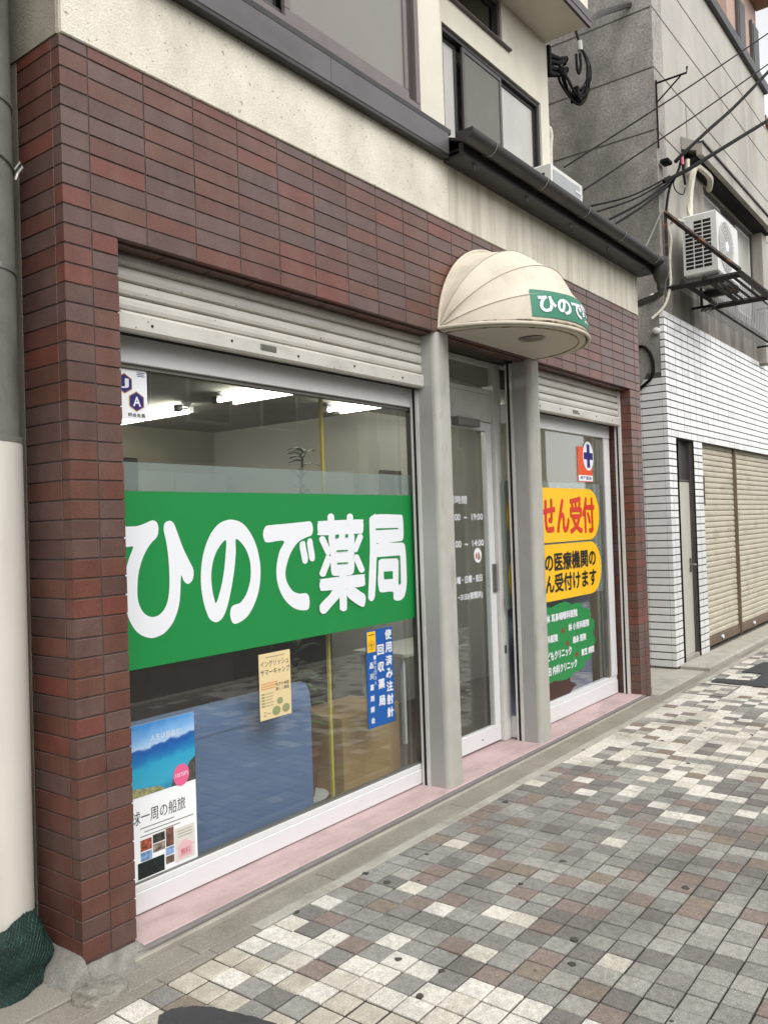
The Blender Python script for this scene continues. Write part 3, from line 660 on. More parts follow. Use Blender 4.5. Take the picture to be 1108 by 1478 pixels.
# ---- interior
MB().box(0.06, 5.5, 0.30, 5.8, -0.15, -0.001).build('floor', M['int_floor'], ph)
MB().box(0.06, 5.5, 0.281, 5.8, 2.46, 2.60).build('ceiling', M['int_ceiling'], ph)
MB().box(0.06, 5.5, 3.5, 3.6, 0, 2.46).build('interior_wall', M['int_wall'], ph)
MB().box(0.06, 0.10, 0.30, 3.5, 0, 2.46).box(5.45, 5.5, 0.30, 3.5, 0, 2.46).build('interior_wall', M['int_wall'], ph)
MB().box(3.72, 5.45, 1.62, 3.5, 0, 2.46).build('interior_wall', M['int_wall_white'], ph)
def lamp(x, y0, y1, label):
    t = thing('fluorescent_lamp', label, 'ceiling lamp', (x, (y0 + y1) / 2, 2.45), 'lit strip lamps on the pharmacy ceiling')
    MB().prism_y([(x - .05, 2.459), (x + .05, 2.459), (x + .02, 2.42), (x - .02, 2.42)], y0, y1).build('housing', M['alu_white'], t)
    for sx in (-.07, .07):
        MB().tube([(x + sx, y0 + .04, 2.40), (x + sx, y1 - .04, 2.40)], .016, 10).build('tube', M['tube'], t, smooth=True)
        for ye in (y0 + .015, y1 - .015): MB().cbox(x + sx - .018, x + sx + .018, ye - .025, ye + .025, 2.38, 2.43, .003).build('socket', M['steel'], t)
    return t
lamp(2.27, 2.12, 3.35, 'lit strip lamp seen just right of the white hexagon sticker')
lamp(2.22, 0.45, 1.68, 'lit strip lamp at the top middle of the big shop window')
lamp(3.16, 0.45, 1.52, 'lit strip lamp to the right of the yellow pole')
lamp(4.4, 0.6, 1.5, 'strip lamp inside the right-hand window above the yellow stickers')
# blue sofa with its back to the glass
sf = thing('blue_sofa', 'blue vinyl sofa standing with its back against the shop glass', 'sofa', (0.95, .55, 0))
prof = [(.34, .06), (.34, .60), (.345, .66), (.37, .70), (.41, .71), (.45, .69), (.47, .64), (.48, .45), (.49, .06)]
MB().prism_x(prof, 0.30, 1.56).build('backrest', M['sofa'], sf, smooth=True)
MB().cbox(0.30, 1.56, .49, .98, .06, .42, .03).build('seat', M['sofa'], sf)
MB().prism_x([(.335, .585), (.337, .60), (.345, .60), (.343, .585)], 0.302, 1.558).build('seam', M['sofa'], sf)
for a, b in ((.34, .42), (1.46, .42), (.34, .9), (1.46, .9)): MB().cbox(a, a + .05, b, b + .05, 0, .06, .004).build('leg', M['wood_dark'], sf)
yp = MB().cbox(1.702, 1.718, .33, .346, 0.0, 2.459, .003).build('yellow_pole', M['yellow_paint'], None)
tag(yp, 'thin yellow pole standing upright behind the big shop window', 'pole')
cb = thing('tan_cabinet', 'tan wooden cabinet behind the lower right of the big window', 'cabinet', (2.2, .6, 0))
MB().cbox(1.90, 2.43, .42, .80, 0, .44, .004).build('body', M['wood_tan'], cb)
MB().cbox(2.25, 2.40, .417, .4195, .33, .38, .001).build('label_plate', M['alu_grey'], cb)
sh = thing('dark_bookcase', 'dark wooden bookcase behind the tan cabinet', 'bookcase', (2.2, 1.1, 0))
MB().box(1.9, 2.42, 1.25, 1.28, 0, 1.35).build('back_panel', M['wood_dark'], sh)
for z in (0.02, .45, .85, 1.33): MB().box(1.9, 2.42, .95, 1.25, z, z + .025).build('shelf', M['wood_dark'], sh)
for x_ in (1.88, 2.42): MB().box(x_, x_ + .02, .95, 1.28, 0, 1.36).build('side_panel', M['wood_dark'], sh)
# potted plant
def leafblade(mb, p, d, L, wd):
    d = Vector(d).normalized(); s = d.cross(Vector((0, 0, 1))).normalized(); P = Vector(p); V = []; F = []
    for i in range(5):
        t = i / 4; c = P + d * L * t + Vector((0, 0, -L * .55 * t * t)); ww = wd * math.sin(math.pi * (.12 + .88 * t)) * (1 - .25 * t)
        V += [c - s * ww, c + Vector((0, 0, .006)), c + s * ww]
    for i in range(4):
        F += [(3 * i, 3 * i + 1, 3 * i + 4, 3 * i + 3), (3 * i + 1, 3 * i + 2, 3 * i + 5, 3 * i + 4)]
    mb.add(V, F)
pl = thing('potted_plant', 'leafy green plant in a terracotta pot beside the yellow pole', 'plant', (1.74, .62, 0))
MB().lathe(1.74, .62, [(0, 0.02), (.09, 0.02), (.13, .26), (.14, .26), (.14, .30), (.12, .30), (.10, .27), (0, .27)], 20).build('pot', M['terracotta'], pl, smooth=True)
MB().lathe(1.74, .62, [(0, 0), (.15, 0), (.17, .025), (.15, .02), (0, .01)], 20).build('saucer', M['alu_white'], pl, smooth=True)
MB().tube([(1.74, .62, .25), (1.76, .63, .8), (1.82, .64, 1.4), (1.90, .66, 1.92)], [.016, .013, .010, .006], 8).build('stem', M['wood_dark'], pl)
lv = MB()
for k in range(46):
    t = random.random(); z = .32 + t * .75; a = random.uniform(0, 6.28)
    leafblade(lv, (1.745 + .02 * t, .62 + .01 * t, z), (math.cos(a), math.sin(a) * .8, random.uniform(.3, 1.1)), random.uniform(.16, .3), random.uniform(.018, .035))
for k in range(26):
    z = random.uniform(1.62, 1.98); a = random.uniform(0, 6.28)
    leafblade(lv, (1.84 + (z - 1.55) * .14, .65, z), (math.cos(a), math.sin(a), random.uniform(.2, 1.2)), random.uniform(.08, .14), .018)
lv.build('foliage', M['leaf'], pl)
pc = thing('wall_picture', 'small dark wood framed panel on the wall in the window corner', 'picture', (3.9, 1.6, 1.85))
MB().cbox(3.86, 4.14, 1.59, 1.618, 1.70, 1.98, .004).build('frame', M['wood_red'], pc); MB().box(3.88, 4.12, 1.585, 1.5895, 1.72, 1.96).build('panel', M['wood_dark'], pc)
cu = thing('wall_cupboard', 'row of pale wall cupboards at the back of the pharmacy', 'cupboard', (2.0, 3.2, 1.7))
MB().box(0.6, 3.6, 3.22, 3.5, 1.62, 2.05).build('carcass', M['int_wall'], cu)
for i in range(5): MB().cbox(.605 + i * .6, 1.195 + i * .6, 3.20, 3.219, 1.63, 2.04, .004).build('cupboard_door', M['int_wall_white'], cu)
tvs = thing('wall_monitor', 'dark framed monitor hanging at the far left inside the window', 'monitor', (.9, 1.2, 1.75))
MB().cbox(.66, 1.16, 1.20, 1.24, 1.62, 1.93, .006).build('frame', M['rubber'], tvs); MB().box(.69, 1.13, 1.195, 1.1995, 1.65, 1.90).build('screen', M['opp_dark'], tvs); MB().tube([(.9, 1.22, 1.92), (.9, 1.22, 2.459)], .015, 8).build('hanger', M['steel'], tvs)
ct = thing('reception_counter', 'long reception counter across the back of the pharmacy room', 'counter', (2.2, 2.3, 0))
MB().box(0.5, 3.6, 2.25, 2.7, 0, 1.0).build('front', M['wood_dark'], ct); MB().cbox(.45, 3.65, 2.18, 2.75, 1.0, 1.04, .006).build('worktop', M['wood_tan'], ct)
tb = thing('white_table', 'small white table standing behind the glass door', 'table', (3.25, .9, 0))
MB().cbox(2.95, 3.70, .75, 1.2, .60, .63, .004).build('tabletop', M['int_wall_white'], tb)
for a, b in ((2.99, .79), (3.64, .79), (2.99, 1.14), (3.64, 1.14)): MB().cbox(a, a + .025, b, b + .025, 0, .6, .002).build('leg', M['alu_white'], tb)
sn = thing('lilac_screen', 'low lilac folding screen behind the green tree sticker', 'screen', (4.4, .4, 0))
for i in range(3): MB().cbox(3.66 + i * .5, 4.155 + i * .5, .36 + .02 * (i % 2), .38 + .02 * (i % 2), .03, .88, .004).build('panel', M['lilac'], sn)
for i in range(4): MB().cbox(3.66 + i * .49, 3.72 + i * .49, .33, .45, 0, .03, .003).build('foot', M['alu_grey'], sn)

# ================================================================== WINDOW SIGNS
LET = {"hi":[[[0.383,1.544],[0.427,1.545],[0.468,1.556],[0.502,1.567],[0.524,1.559],[0.532,1.534],[0.524,1.499],[0.492,1.472],[0.457,1.426],[0.431,1.365],[0.421,1.305],[0.421,1.249],[0.436,1.206],[0.459,1.181],[0.489,1.169],[0.523,1.174],[0.552,1.197],[0.571,1.235],[0.58,1.292],[0.581,1.367],[0.576,1.437],[0.567,1.489],[0.559,1.524],[0.564,1.553],[0.588,1.564],[0.607,1.557],[0.621,1.534],[0.655,1.451],[0.686,1.394],[0.707,1.357],[0.71,1.33],[0.701,1.304],[0.678,1.291],[0.657,1.304],[0.643,1.329],[0.637,1.27],[0.63,1.218],[0.615,1.173],[0.589,1.13],[0.549,1.097],[0.51,1.085],[0.479,1.084],[0.439,1.098],[0.407,1.123],[0.383,1.159],[0.367,1.199],[0.359,1.244],[0.358,1.304],[0.366,1.358],[0.382,1.41],[0.405,1.46],[0.38,1.462],[0.34,1.465],[0.319,1.481],[0.316,1.508],[0.323,1.533],[0.343,1.543]]],"no":[[[0.939,1.564],[0.999,1.548],[1.049,1.503],[1.086,1.44],[1.106,1.362],[1.107,1.297],[1.095,1.234],[1.066,1.172],[1.024,1.122],[0.981,1.098],[0.938,1.09],[0.918,1.108],[0.912,1.14],[0.921,1.167],[0.942,1.177],[0.976,1.183],[1.011,1.215],[1.034,1.258],[1.045,1.301],[1.045,1.359],[1.028,1.411],[0.999,1.45],[0.96,1.475],[0.957,1.42],[0.949,1.358],[0.934,1.29],[0.915,1.223],[0.892,1.163],[0.87,1.129],[0.849,1.114],[0.825,1.11],[0.798,1.123],[0.78,1.15],[0.762,1.2],[0.751,1.261],[0.75,1.321],[0.759,1.387],[0.779,1.446],[0.808,1.497],[0.846,1.536],[0.887,1.557]]],"noh":[[0.9,1.471],[0.862,1.446],[0.833,1.407],[0.815,1.36],[0.808,1.311],[0.811,1.262],[0.82,1.219],[0.831,1.194],[0.85,1.229],[0.868,1.276],[0.884,1.337],[0.895,1.404]],"de":[[[1.466,1.546],[1.481,1.523],[1.481,1.496],[1.468,1.477],[1.429,1.467],[1.373,1.447],[1.323,1.404],[1.289,1.347],[1.274,1.297],[1.285,1.252],[1.32,1.209],[1.367,1.191],[1.416,1.189],[1.437,1.17],[1.44,1.135],[1.429,1.108],[1.39,1.106],[1.337,1.119],[1.286,1.15],[1.246,1.194],[1.22,1.25],[1.213,1.301],[1.219,1.351],[1.24,1.408],[1.27,1.456],[1.161,1.452],[1.139,1.466],[1.132,1.494],[1.144,1.522],[1.17,1.533],[1.292,1.539],[1.421,1.546]],[[1.401,1.449],[1.419,1.447],[1.426,1.415],[1.438,1.369],[1.434,1.345],[1.417,1.336],[1.399,1.345],[1.39,1.379],[1.381,1.417],[1.384,1.443]],[[1.451,1.461],[1.471,1.457],[1.48,1.42],[1.489,1.378],[1.485,1.351],[1.468,1.345],[1.45,1.355],[1.442,1.391],[1.435,1.433],[1.439,1.453]]],"ya":[[[1.545,1.548],[1.863,1.552],[1.888,1.539],[1.889,1.502],[1.878,1.476],[1.846,1.475],[1.542,1.475],[1.52,1.491],[1.517,1.522],[1.524,1.541]],[[1.596,1.568],[1.599,1.576],[1.605,1.582],[1.616,1.586],[1.627,1.586],[1.638,1.583],[1.645,1.577],[1.648,1.57],[1.65,1.53],[1.648,1.523],[1.641,1.517],[1.63,1.513],[1.619,1.513],[1.608,1.516],[1.601,1.522],[1.598,1.529]],[[1.751,1.568],[1.754,1.575],[1.761,1.581],[1.772,1.584],[1.784,1.584],[1.794,1.58],[1.801,1.574],[1.803,1.567],[1.801,1.53],[1.798,1.523],[1.791,1.517],[1.78,1.514],[1.768,1.514],[1.758,1.517],[1.751,1.523],[1.749,1.531]],[[1.602,1.476],[1.696,1.476],[1.801,1.476],[1.804,1.415],[1.804,1.359],[1.798,1.287],[1.784,1.262],[1.746,1.256],[1.637,1.261],[1.614,1.275],[1.609,1.314],[1.608,1.392]],[[1.527,1.448],[1.525,1.455],[1.528,1.462],[1.535,1.467],[1.544,1.47],[1.555,1.47],[1.565,1.466],[1.571,1.461],[1.616,1.392],[1.618,1.385],[1.615,1.378],[1.608,1.373],[1.598,1.37],[1.587,1.371],[1.577,1.374],[1.571,1.38]],[[1.571,1.365],[1.577,1.371],[1.587,1.374],[1.599,1.374],[1.609,1.371],[1.617,1.365],[1.62,1.357],[1.618,1.35],[1.568,1.272],[1.561,1.266],[1.551,1.263],[1.54,1.263],[1.529,1.266],[1.522,1.272],[1.519,1.279],[1.521,1.287]],[[1.833,1.464],[1.839,1.469],[1.849,1.472],[1.86,1.472],[1.87,1.47],[1.877,1.464],[1.88,1.458],[1.878,1.451],[1.832,1.384],[1.825,1.379],[1.816,1.376],[1.805,1.376],[1.795,1.379],[1.788,1.384],[1.786,1.391],[1.788,1.397]],[[1.793,1.343],[1.791,1.35],[1.794,1.357],[1.802,1.362],[1.812,1.365],[1.824,1.364],[1.834,1.36],[1.84,1.354],[1.883,1.284],[1.885,1.277],[1.881,1.27],[1.874,1.265],[1.863,1.263],[1.851,1.264],[1.842,1.268],[1.835,1.274]],[[1.543,1.252],[1.86,1.254],[1.88,1.244],[1.884,1.216],[1.867,1.189],[1.706,1.189],[1.54,1.19],[1.52,1.2],[1.515,1.224],[1.524,1.246]],[[1.671,1.263],[1.674,1.271],[1.682,1.277],[1.694,1.28],[1.707,1.279],[1.718,1.275],[1.726,1.268],[1.729,1.259],[1.725,1.087],[1.722,1.079],[1.714,1.073],[1.702,1.07],[1.689,1.071],[1.678,1.076],[1.67,1.083],[1.667,1.092]],[[1.628,1.196],[1.7,1.19],[1.68,1.156],[1.606,1.108],[1.56,1.078],[1.534,1.073],[1.514,1.086],[1.511,1.117],[1.537,1.138],[1.585,1.164]],[[1.731,1.188],[1.787,1.189],[1.843,1.161],[1.878,1.142],[1.883,1.114],[1.871,1.083],[1.849,1.079],[1.789,1.107],[1.729,1.148]]],"yag":[[[1.652,1.476],[1.679,1.475],[1.675,1.458],[1.647,1.458]],[[1.73,1.475],[1.75,1.476],[1.753,1.46],[1.732,1.459]],[[1.655,1.393],[1.747,1.392],[1.745,1.386],[1.656,1.386]],[[1.656,1.328],[1.746,1.326],[1.745,1.32],[1.657,1.321]],[[1.601,1.378],[1.607,1.371],[1.601,1.365],[1.595,1.372]],[[1.801,1.369],[1.806,1.364],[1.8,1.359],[1.796,1.365]]],"kyo":[[[1.943,1.542],[1.952,1.563],[1.976,1.572],[2.006,1.562],[1.996,1.325],[1.977,1.16],[1.965,1.115],[1.939,1.1],[1.916,1.115],[1.913,1.136],[1.925,1.246],[1.941,1.394]],[[1.969,1.572],[2.221,1.574],[2.25,1.567],[2.258,1.529],[2.256,1.45],[2.242,1.426],[2.205,1.421],[1.988,1.42],[1.985,1.492]],[[1.987,1.411],[2.212,1.413],[2.255,1.407],[2.271,1.371],[2.275,1.223],[2.268,1.153],[2.246,1.103],[2.208,1.083],[2.165,1.084],[2.14,1.098],[2.133,1.137],[2.027,1.142],[2.007,1.165],[2.001,1.208],[2.003,1.307],[1.988,1.342]]],"kyog":[[[1.997,1.5],[2.205,1.499],[2.205,1.492],[1.997,1.491]],[[1.997,1.34],[2.2,1.34],[2.216,1.337],[2.215,1.179],[2.198,1.169],[2.191,1.177],[2.2,1.31],[2.185,1.325],[2.037,1.329],[2.012,1.32],[2.004,1.241],[1.995,1.208],[1.996,1.275]],[[2.056,1.256],[2.141,1.254],[2.139,1.21],[2.056,1.213]]]}
GS = 0.214
bs = thing('window_banner', 'large green banner with white ひので薬局 lettering across the shop window', 'sign', (1.3, GS, .96))
MB().box(0.264, 2.352, GS + .001, GS + .0035, 0.966, 1.687).build('panel', M['sign_green'], bs)
def glyph(polys, gaps=(), holes=None):
    """fill each stroke outline (and its counter) as a flat filled curve, strokes stacked 0.4 mm apart"""
    mb = MB(); j = 0
    for p in polys:
        c = bpy.data.curves.new('stroke', 'CURVE'); c.dimensions = '2D'; c.fill_mode = 'BOTH'
        for ring in [p] + ([holes] if holes else []):
            q = smoothpoly(ring, 4); sp = c.splines.new('POLY'); sp.points.add(len(q) - 1); sp.use_cyclic_u = True
            for v, (x, z) in zip(sp.points, q): v.co = (x, z, 0, 1)
        o = bpy.data.objects.new('stroke', c); COL.objects.link(o); bpy.context.view_layer.update()
        me = bpy.data.meshes.new_from_object(o.evaluated_get(bpy.context.evaluated_depsgraph_get()))
        b = len(mb.v); mb.v += [(v.co.x, GS - .0004 * j, v.co.y) for v in me.vertices]
        for f in me.polygons: mb.f.append([b + i for i in f.vertices]); mb.mi.append(0)
        bpy.data.objects.remove(o); bpy.data.curves.remove(c); bpy.data.meshes.remove(me); j += 1
    mb.cur = 1
    for g in gaps: mb.add([(x, GS - .0004 * j - .0006, z) for x, z in g], [tuple(range(len(g)))])
    return mb
for key, gap, hole, sm in (('hi', None, None, 1), ('no', None, 'noh', 1), ('de', None, None, 1), ('ya', 'yag', None, 1), ('kyo', 'kyog', None, 1)):
    glyph(LET[key], LET[gap] if gap else (), LET[hole] if hole else None).build('character', [M['sign_white'], M['sign_green']], bs)

def sheet(name, label, cat, x0, x1, z0, z1, m, y=GS, t=.0015, r=0.0):
    o = thing(name, label, cat, ((x0 + x1) / 2, y, z0))
    b = MB()
    if r: b.prism_y(rrect(x0, x1, z0, z1, r), y, y + t)
    else: b.box(x0, x1, y, y + t, z0, z1)
    b.build('panel', m, o); return o
y1 = GS - .0012
def rect(o, x0, x1, z0, z1, m, name='print', y=None, dz=0.0):
    y = y1 if y is None else y
    return MB().add([(x0, y, z0), (x1, y, z0 + dz), (x1, y, z1 + dz), (x0, y, z1)], [(0, 1, 2, 3)]).build(name, m, o)
def poly(o, p, m, name='print', y=None):
    y = y1 if y is None else y
    return MB().add([(x, y, z) for x, z in p], [tuple(range(len(p)))]).build(name, m, o)
# association plate
ja = sheet('association_plate', 'white plate with two navy hexagons at the top left of the glass', 'sticker', .27, .494, 1.978, 2.184, M['poster_white'], r=.012)
def hexa(cx, cz, r): return [(cx + r * math.sin(R(60 * k)), cz + r * math.cos(R(60 * k))) for k in range(6)]
for cx, cz, ch in ((.385, 2.123, 'J'), (.441, 2.054, 'A')):
    poly(ja, hexa(cx, cz, .042), M['gold']); poly(ja, hexa(cx, cz, .038), M['navy'], y=y1 - .0006)
    text('letter', ch, cx - .018, cx + .02, cz - .02, cz + .02, y1 - .0012, M['sign_white'], ja, .02)
text('text_line', '師会会員', .40, .482, 1.99, 2.006, y1, M['ink'], ja, .01)
for k in range(3): rect(ja, .445, .485 - .006 * (k % 2), 2.172 - .007 * k, 2.1745 - .007 * k, M['navy'])
# travel poster
po = sheet('travel_poster', 'blue and white sea-voyage poster at the lower left of the window', 'poster', .262, .688, .122, .742, M['poster_white'])
pm = bpy.data.materials.new('poster_print'); pm.use_nodes = True
n_, l_ = pm.node_tree.nodes, pm.node_tree.links; pb = n_['Principled BSDF']; pb.inputs['Roughness'].default_value = .4
g_ = n_.new('ShaderNodeNewGeometry'); sx_ = n_.new('ShaderNodeSeparateXYZ'); l_.new(g_.outputs['Position'], sx_.inputs[0])
nz = n_.new('ShaderNodeTexNoise'); nz.inputs['Scale'].default_value = 22; nz.inputs['Detail'].default_value = 6; l_.new(g_.outputs['Position'], nz.inputs['Vector'])
ad = n_.new('ShaderNodeMath'); ad.operation = 'MULTIPLY_ADD'; ad.inputs[1].default_value = -.09; l_.new(sx_.outputs['X'], ad.inputs[0]); l_.new(sx_.outputs['Z'], ad.inputs[2])
a2 = n_.new('ShaderNodeMath'); a2.operation = 'MULTIPLY_ADD'; a2.inputs[1].default_value = .05; l_.new(nz.outputs['Fac'], a2.inputs[0]); l_.new(ad.outputs[0], a2.inputs[2])
mr = n_.new('ShaderNodeMapRange'); mr.inputs['From Min'].default_value = .44; mr.inputs['From Max'].default_value = .72; l_.new(a2.outputs[0], mr.inputs['Value'])
rp = n_.new('ShaderNodeValToRGB'); l_.new(mr.outputs[0], rp.inputs[0]); l_.new(rp.outputs[0], pb.inputs['Base Color'])
e = rp.color_ramp.elements; e[0].position = 0; e[0].color = (*lin('#2d86a6'), 1); e[1].position = 1; e[1].color = (*lin('#3f86c8'), 1)
for p_, h_ in ((.12, '#3aa0bf'), (.38, '#2f9cc0'), (.50, '#1f74b0'), (.62, '#1b56a0'), (.66, '#2c5fa5'), (.69, '#a9c6e4'), (.80, '#7fb0de')):
    q = e.new(p_); q.color = (*lin(h_), 1)
rect(po, .262, .688, .455, .742, pm)
poly(po, [(.262, .455), (.262, .49), (.38, .49), (.44, .482), (.50, .476), (.53, .455)], mat('poster_rock', '#8f9066', .5, .5, 60), y=y1 - .0006)
poly(po, [(.56, .455), (.57, .485), (.60, .495), (.64, .50), (.655, .535), (.688, .555), (.688, .455)], mat('poster_cliff', '#4d4a42', .5, .6, 70), y=y1 - .0006)
poly(po, ellipse(.612, .492, .042, .045), mat('poster_pink', '#e0628f', .5, .02), y=y1 - .0012)
text('text_line', '125万円', .58, .645, .485, .502, y1 - .0018, M['sign_white'], po, .01)
text('text_line', '人生は自由だ!', .46, .62, .665, .69, y1 - .0012, M['sign_white'], po, .0)
text('text_line', '球一周の船旅', .36, .63, .345, .40, y1, M['ink'], po, .0, 0)
for z_, xa_, xb_ in ((.325, .40, .57), (.308, .42, .67), (.292, .40, .60)): rect(po, xa_, xb_, z_, z_ + .004, M['ink_faint'])
cols = ['#a2563f', '#3a3633', '#6d4a44', '#6f8fb5', '#8b7f70', '#7f9cc2', '#6a5a4a', '#0f1e1c']
for k, (a_, b_, c_, d_) in enumerate(((.40, .455, .235, .28), (.46, .52, .25, .285), (.525, .565, .215, .29), (.40, .455, .195, .23), (.46, .52, .213, .246), (.522, .565, .18, .211), (.522, .565, .145, .176), (.385, .515, .128, .192))):
    rect(po, a_, b_, c_, d_, mat('poster_photo_%d' % k, cols[k], .4, .7, 55))
rect(po, .57, .675, .135, .275, mat('poster_card', '#d5d1c9', .5, .04)); 
poly(po, [(.585, .145), (.66, .145), (.66, .19), (.672, .19), (.622, .222), (.572, .19), (.585, .19)], mat('poster_house', '#dcb3b6', .5, .02), y=y1 - .0006)
text('text_line', '無料', .598, .648, .155, .185, y1 - .0012, mat('poster_rose', '#c0606e', .5), po, .01)
for z_ in (.235, .247, .259): rect(po, .585, .66, z_, z_ + .003, M['ink_faint'], y=y1 - .0006)
# beige flyer
fl = sheet('flyer', 'pale yellow summer-camp flyer stuck on the glass above the sofa', 'flyer', 1.079, 1.288, .618, .928, M['flyer'])
text('text_line', 'イングリッシュ', 1.088, 1.276, .865, .895, y1, M['ink'], fl)
text('text_line', 'サマーキャンプ', 1.088, 1.282, .825, .855, y1, M['ink'], fl)
rect(fl, 1.12, 1.25, .908, .911, M['ink_faint'])
for k in range(3): rect(fl, 1.09, 1.20 - .01 * k, .785 - .012 * k, .79 - .012 * k, M['ink_orange'])
text('text_line', '生きた英語', 1.185, 1.275, .765, .782, y1, M['ink'], fl); text('text_line', '楽しく実践', 1.185, 1.275, .743, .76, y1, M['ink'], fl)
for k in range(5): rect(fl, 1.09, 1.11, .735 - .014 * k, .742 - .014 * k, M['ink_green'])
for k in range(5): rect(fl, 1.115, 1.17 - .004 * (k % 3), .737 - .014 * k, .7395 - .014 * k, M['ink_faint'])
for cx, cz, r_ in ((1.21, .693, .02), (1.185, .65, .027), (1.25, .652, .026)): poly(fl, ellipse(cx, cz, r_, r_ * .8), M['ink_green'])
text('text_line', 'エ〜', 1.10, 1.145, .635, .655, y1, M['ink_faint'], fl)
# blue needle-collection sticker
bl = sheet('collection_sticker', 'tall blue used-needle collection sticker with white vertical writing', 'sticker', 1.879, 2.118, .41, .942, M['sign_blue'])
rect(bl, 1.888, 1.962, .823, .935, M['sign_yellow']); text('symbol', '☣', 1.90, 1.95, .835, .885, y1 - .0006, M['sign_black'], bl, .0)
rect(bl, 1.90, 1.95, .915, .919, M['sign_black'], y=y1 - .0006)
for k, ch in enumerate('使用済み注射針'): text('character', ch, 2.048, 2.104, .876 - k * .0725, .930 - k * .0725, y1, M['sign_white'], bl, fat=.0022)
for k, ch in enumerate('回収薬局'): text('character', ch, 1.975, 2.030, .80 - k * .094, .853 - k * .094, y1, M['sign_white'], bl, fat=.0022)
for k, ch in enumerate('一般社団法人'): text('character', ch, 1.94, 1.962, .78 - k * .028, .802 - k * .028, y1, M['sign_white'], bl)
for k, ch in enumerate('品川薬剤師会'): text('character', ch, 1.902, 1.933, .735 - k * .06, .767 - k * .06, y1, M['sign_white'], bl, fat=.0012)
# cross emblem
ce = sheet('cross_emblem', 'orange emblem sticker with a white disc and navy cross', 'sticker', 4.69, 4.975, 1.822, 2.11, M['orange'])
rect(ce, 4.695, 4.972, 1.828, 1.875, M['poster_white'])
text('text_line', '基準薬局', 4.72, 4.945, 1.836, 1.868, y1 - .0006, M['navy'], ce, .015)
MB().prism_y(ellipse(4.894, 2.037, .105, .122), y1 - .0008, y1 + .0002).build('disc', M['sign_white'], ce)
MB().add([(x, y1 - .0014, z) for x, z in [(4.865, 1.94), (4.923, 1.94), (4.923, 2.008), (4.985, 2.008), (4.985, 2.066), (4.923, 2.066), (4.923, 2.135), (4.865, 2.135), (4.865, 2.066), (4.803, 2.066), (4.803, 2.008), (4.865, 2.008)]], [tuple(range(12))]).build('cross', M['navy'], ce)
# yellow stadium stickers
ys = sheet('yellow_sticker', 'yellow rounded sticker with big red writing せん受付', 'sticker', 3.488, 5.078, 1.343, 1.762, M['sign_yellow'], r=.205)
text('text_line', 'せん受付', 4.02, 4.97, 1.408, 1.692, y1, M['sign_red'], ys, fat=.009)
ys = sheet('yellow_sticker', 'yellow rounded sticker with two lines of black writing', 'sticker', 3.488, 5.085, .898, 1.328, M['sign_yellow'], r=.21)
text('text_line', 'の医療機関の', 4.04, 4.966, 1.125, 1.262, y1, M['sign_black'], ys, fat=.0042)
text('text_line', 'ん受付けます', 4.04, 4.968, .962, 1.10, y1, M['sign_black'], ys, fat=.0042)
# green tree of clinics
tr = thing('tree_sticker', 'green tree-shaped sticker listing clinics in white writing', 'sticker', (4.25, GS, .16))
op = []
cxs, czs = 4.23, .575
for k in range(180):
    t = 2 * math.pi * k / 180; s_ = .96 + .085 * abs(math.sin(t * 7.5)); op.append((cxs + .655 * s_ * math.copysign(abs(math.cos(t)) ** .8, math.cos(t)), czs + .288 * s_ * math.copysign(abs(math.sin(t)) ** .85, math.sin(t))))
MB().prism_y(op, GS, GS + .0015).build('crown', M['sign_green'], tr)
MB().prism_y([(3.95, .16), (4.06, .24), (4.05, .33), (4.42, .33), (4.40, .25), (4.53, .2), (4.46, .19), (4.40, .16)], GS + .002, GS + .0032).build('trunk', M['trunk_brown'], tr)
for s_, x0, x1, z0, z1 in (('林 耳鼻咽喉科医院', 4.02, 4.568, .742, .80), ('林 小児科医院', 4.40, 4.785, .64, .695), ('科医院', 4.02, 4.203, .59, .645), ('森永 医院', 4.47, 4.718, .535, .588), ('どもクリニック', 4.02, 4.437, .455, .52), ('東芝 病院', 4.62, 4.868, .415, .468), ('田 内科クリニック', 4.02, 4.528, .345, .408)):
    text('text_line', s_, x0, x1, z0, z1, y1, M['sign_white'], tr, fat=.0028)
for cx, cz in ((4.305, .655), (4.375, .548), (4.535, .44)): poly(tr, ellipse(cx, cz, .025, .022, 14), M['apple'], 'apple')
# reflection painted as a pale film above the banner and across the right-hand window
M['haze'] = glass('painted_reflection', (0.9, 0.93, 0.92), haze=0.30, haze_col=(0.62, 0.66, 0.64), refl=0.3)
MB().box(0.264, 2.366, 0.2245, 0.2255, 1.60, 1.806).build('painted_reflection', M['haze'], w1)
MB().box(3.446, 5.134, 0.2245, 0.2255, 0.90, 1.806).build('painted_reflection', M['haze'], w2)
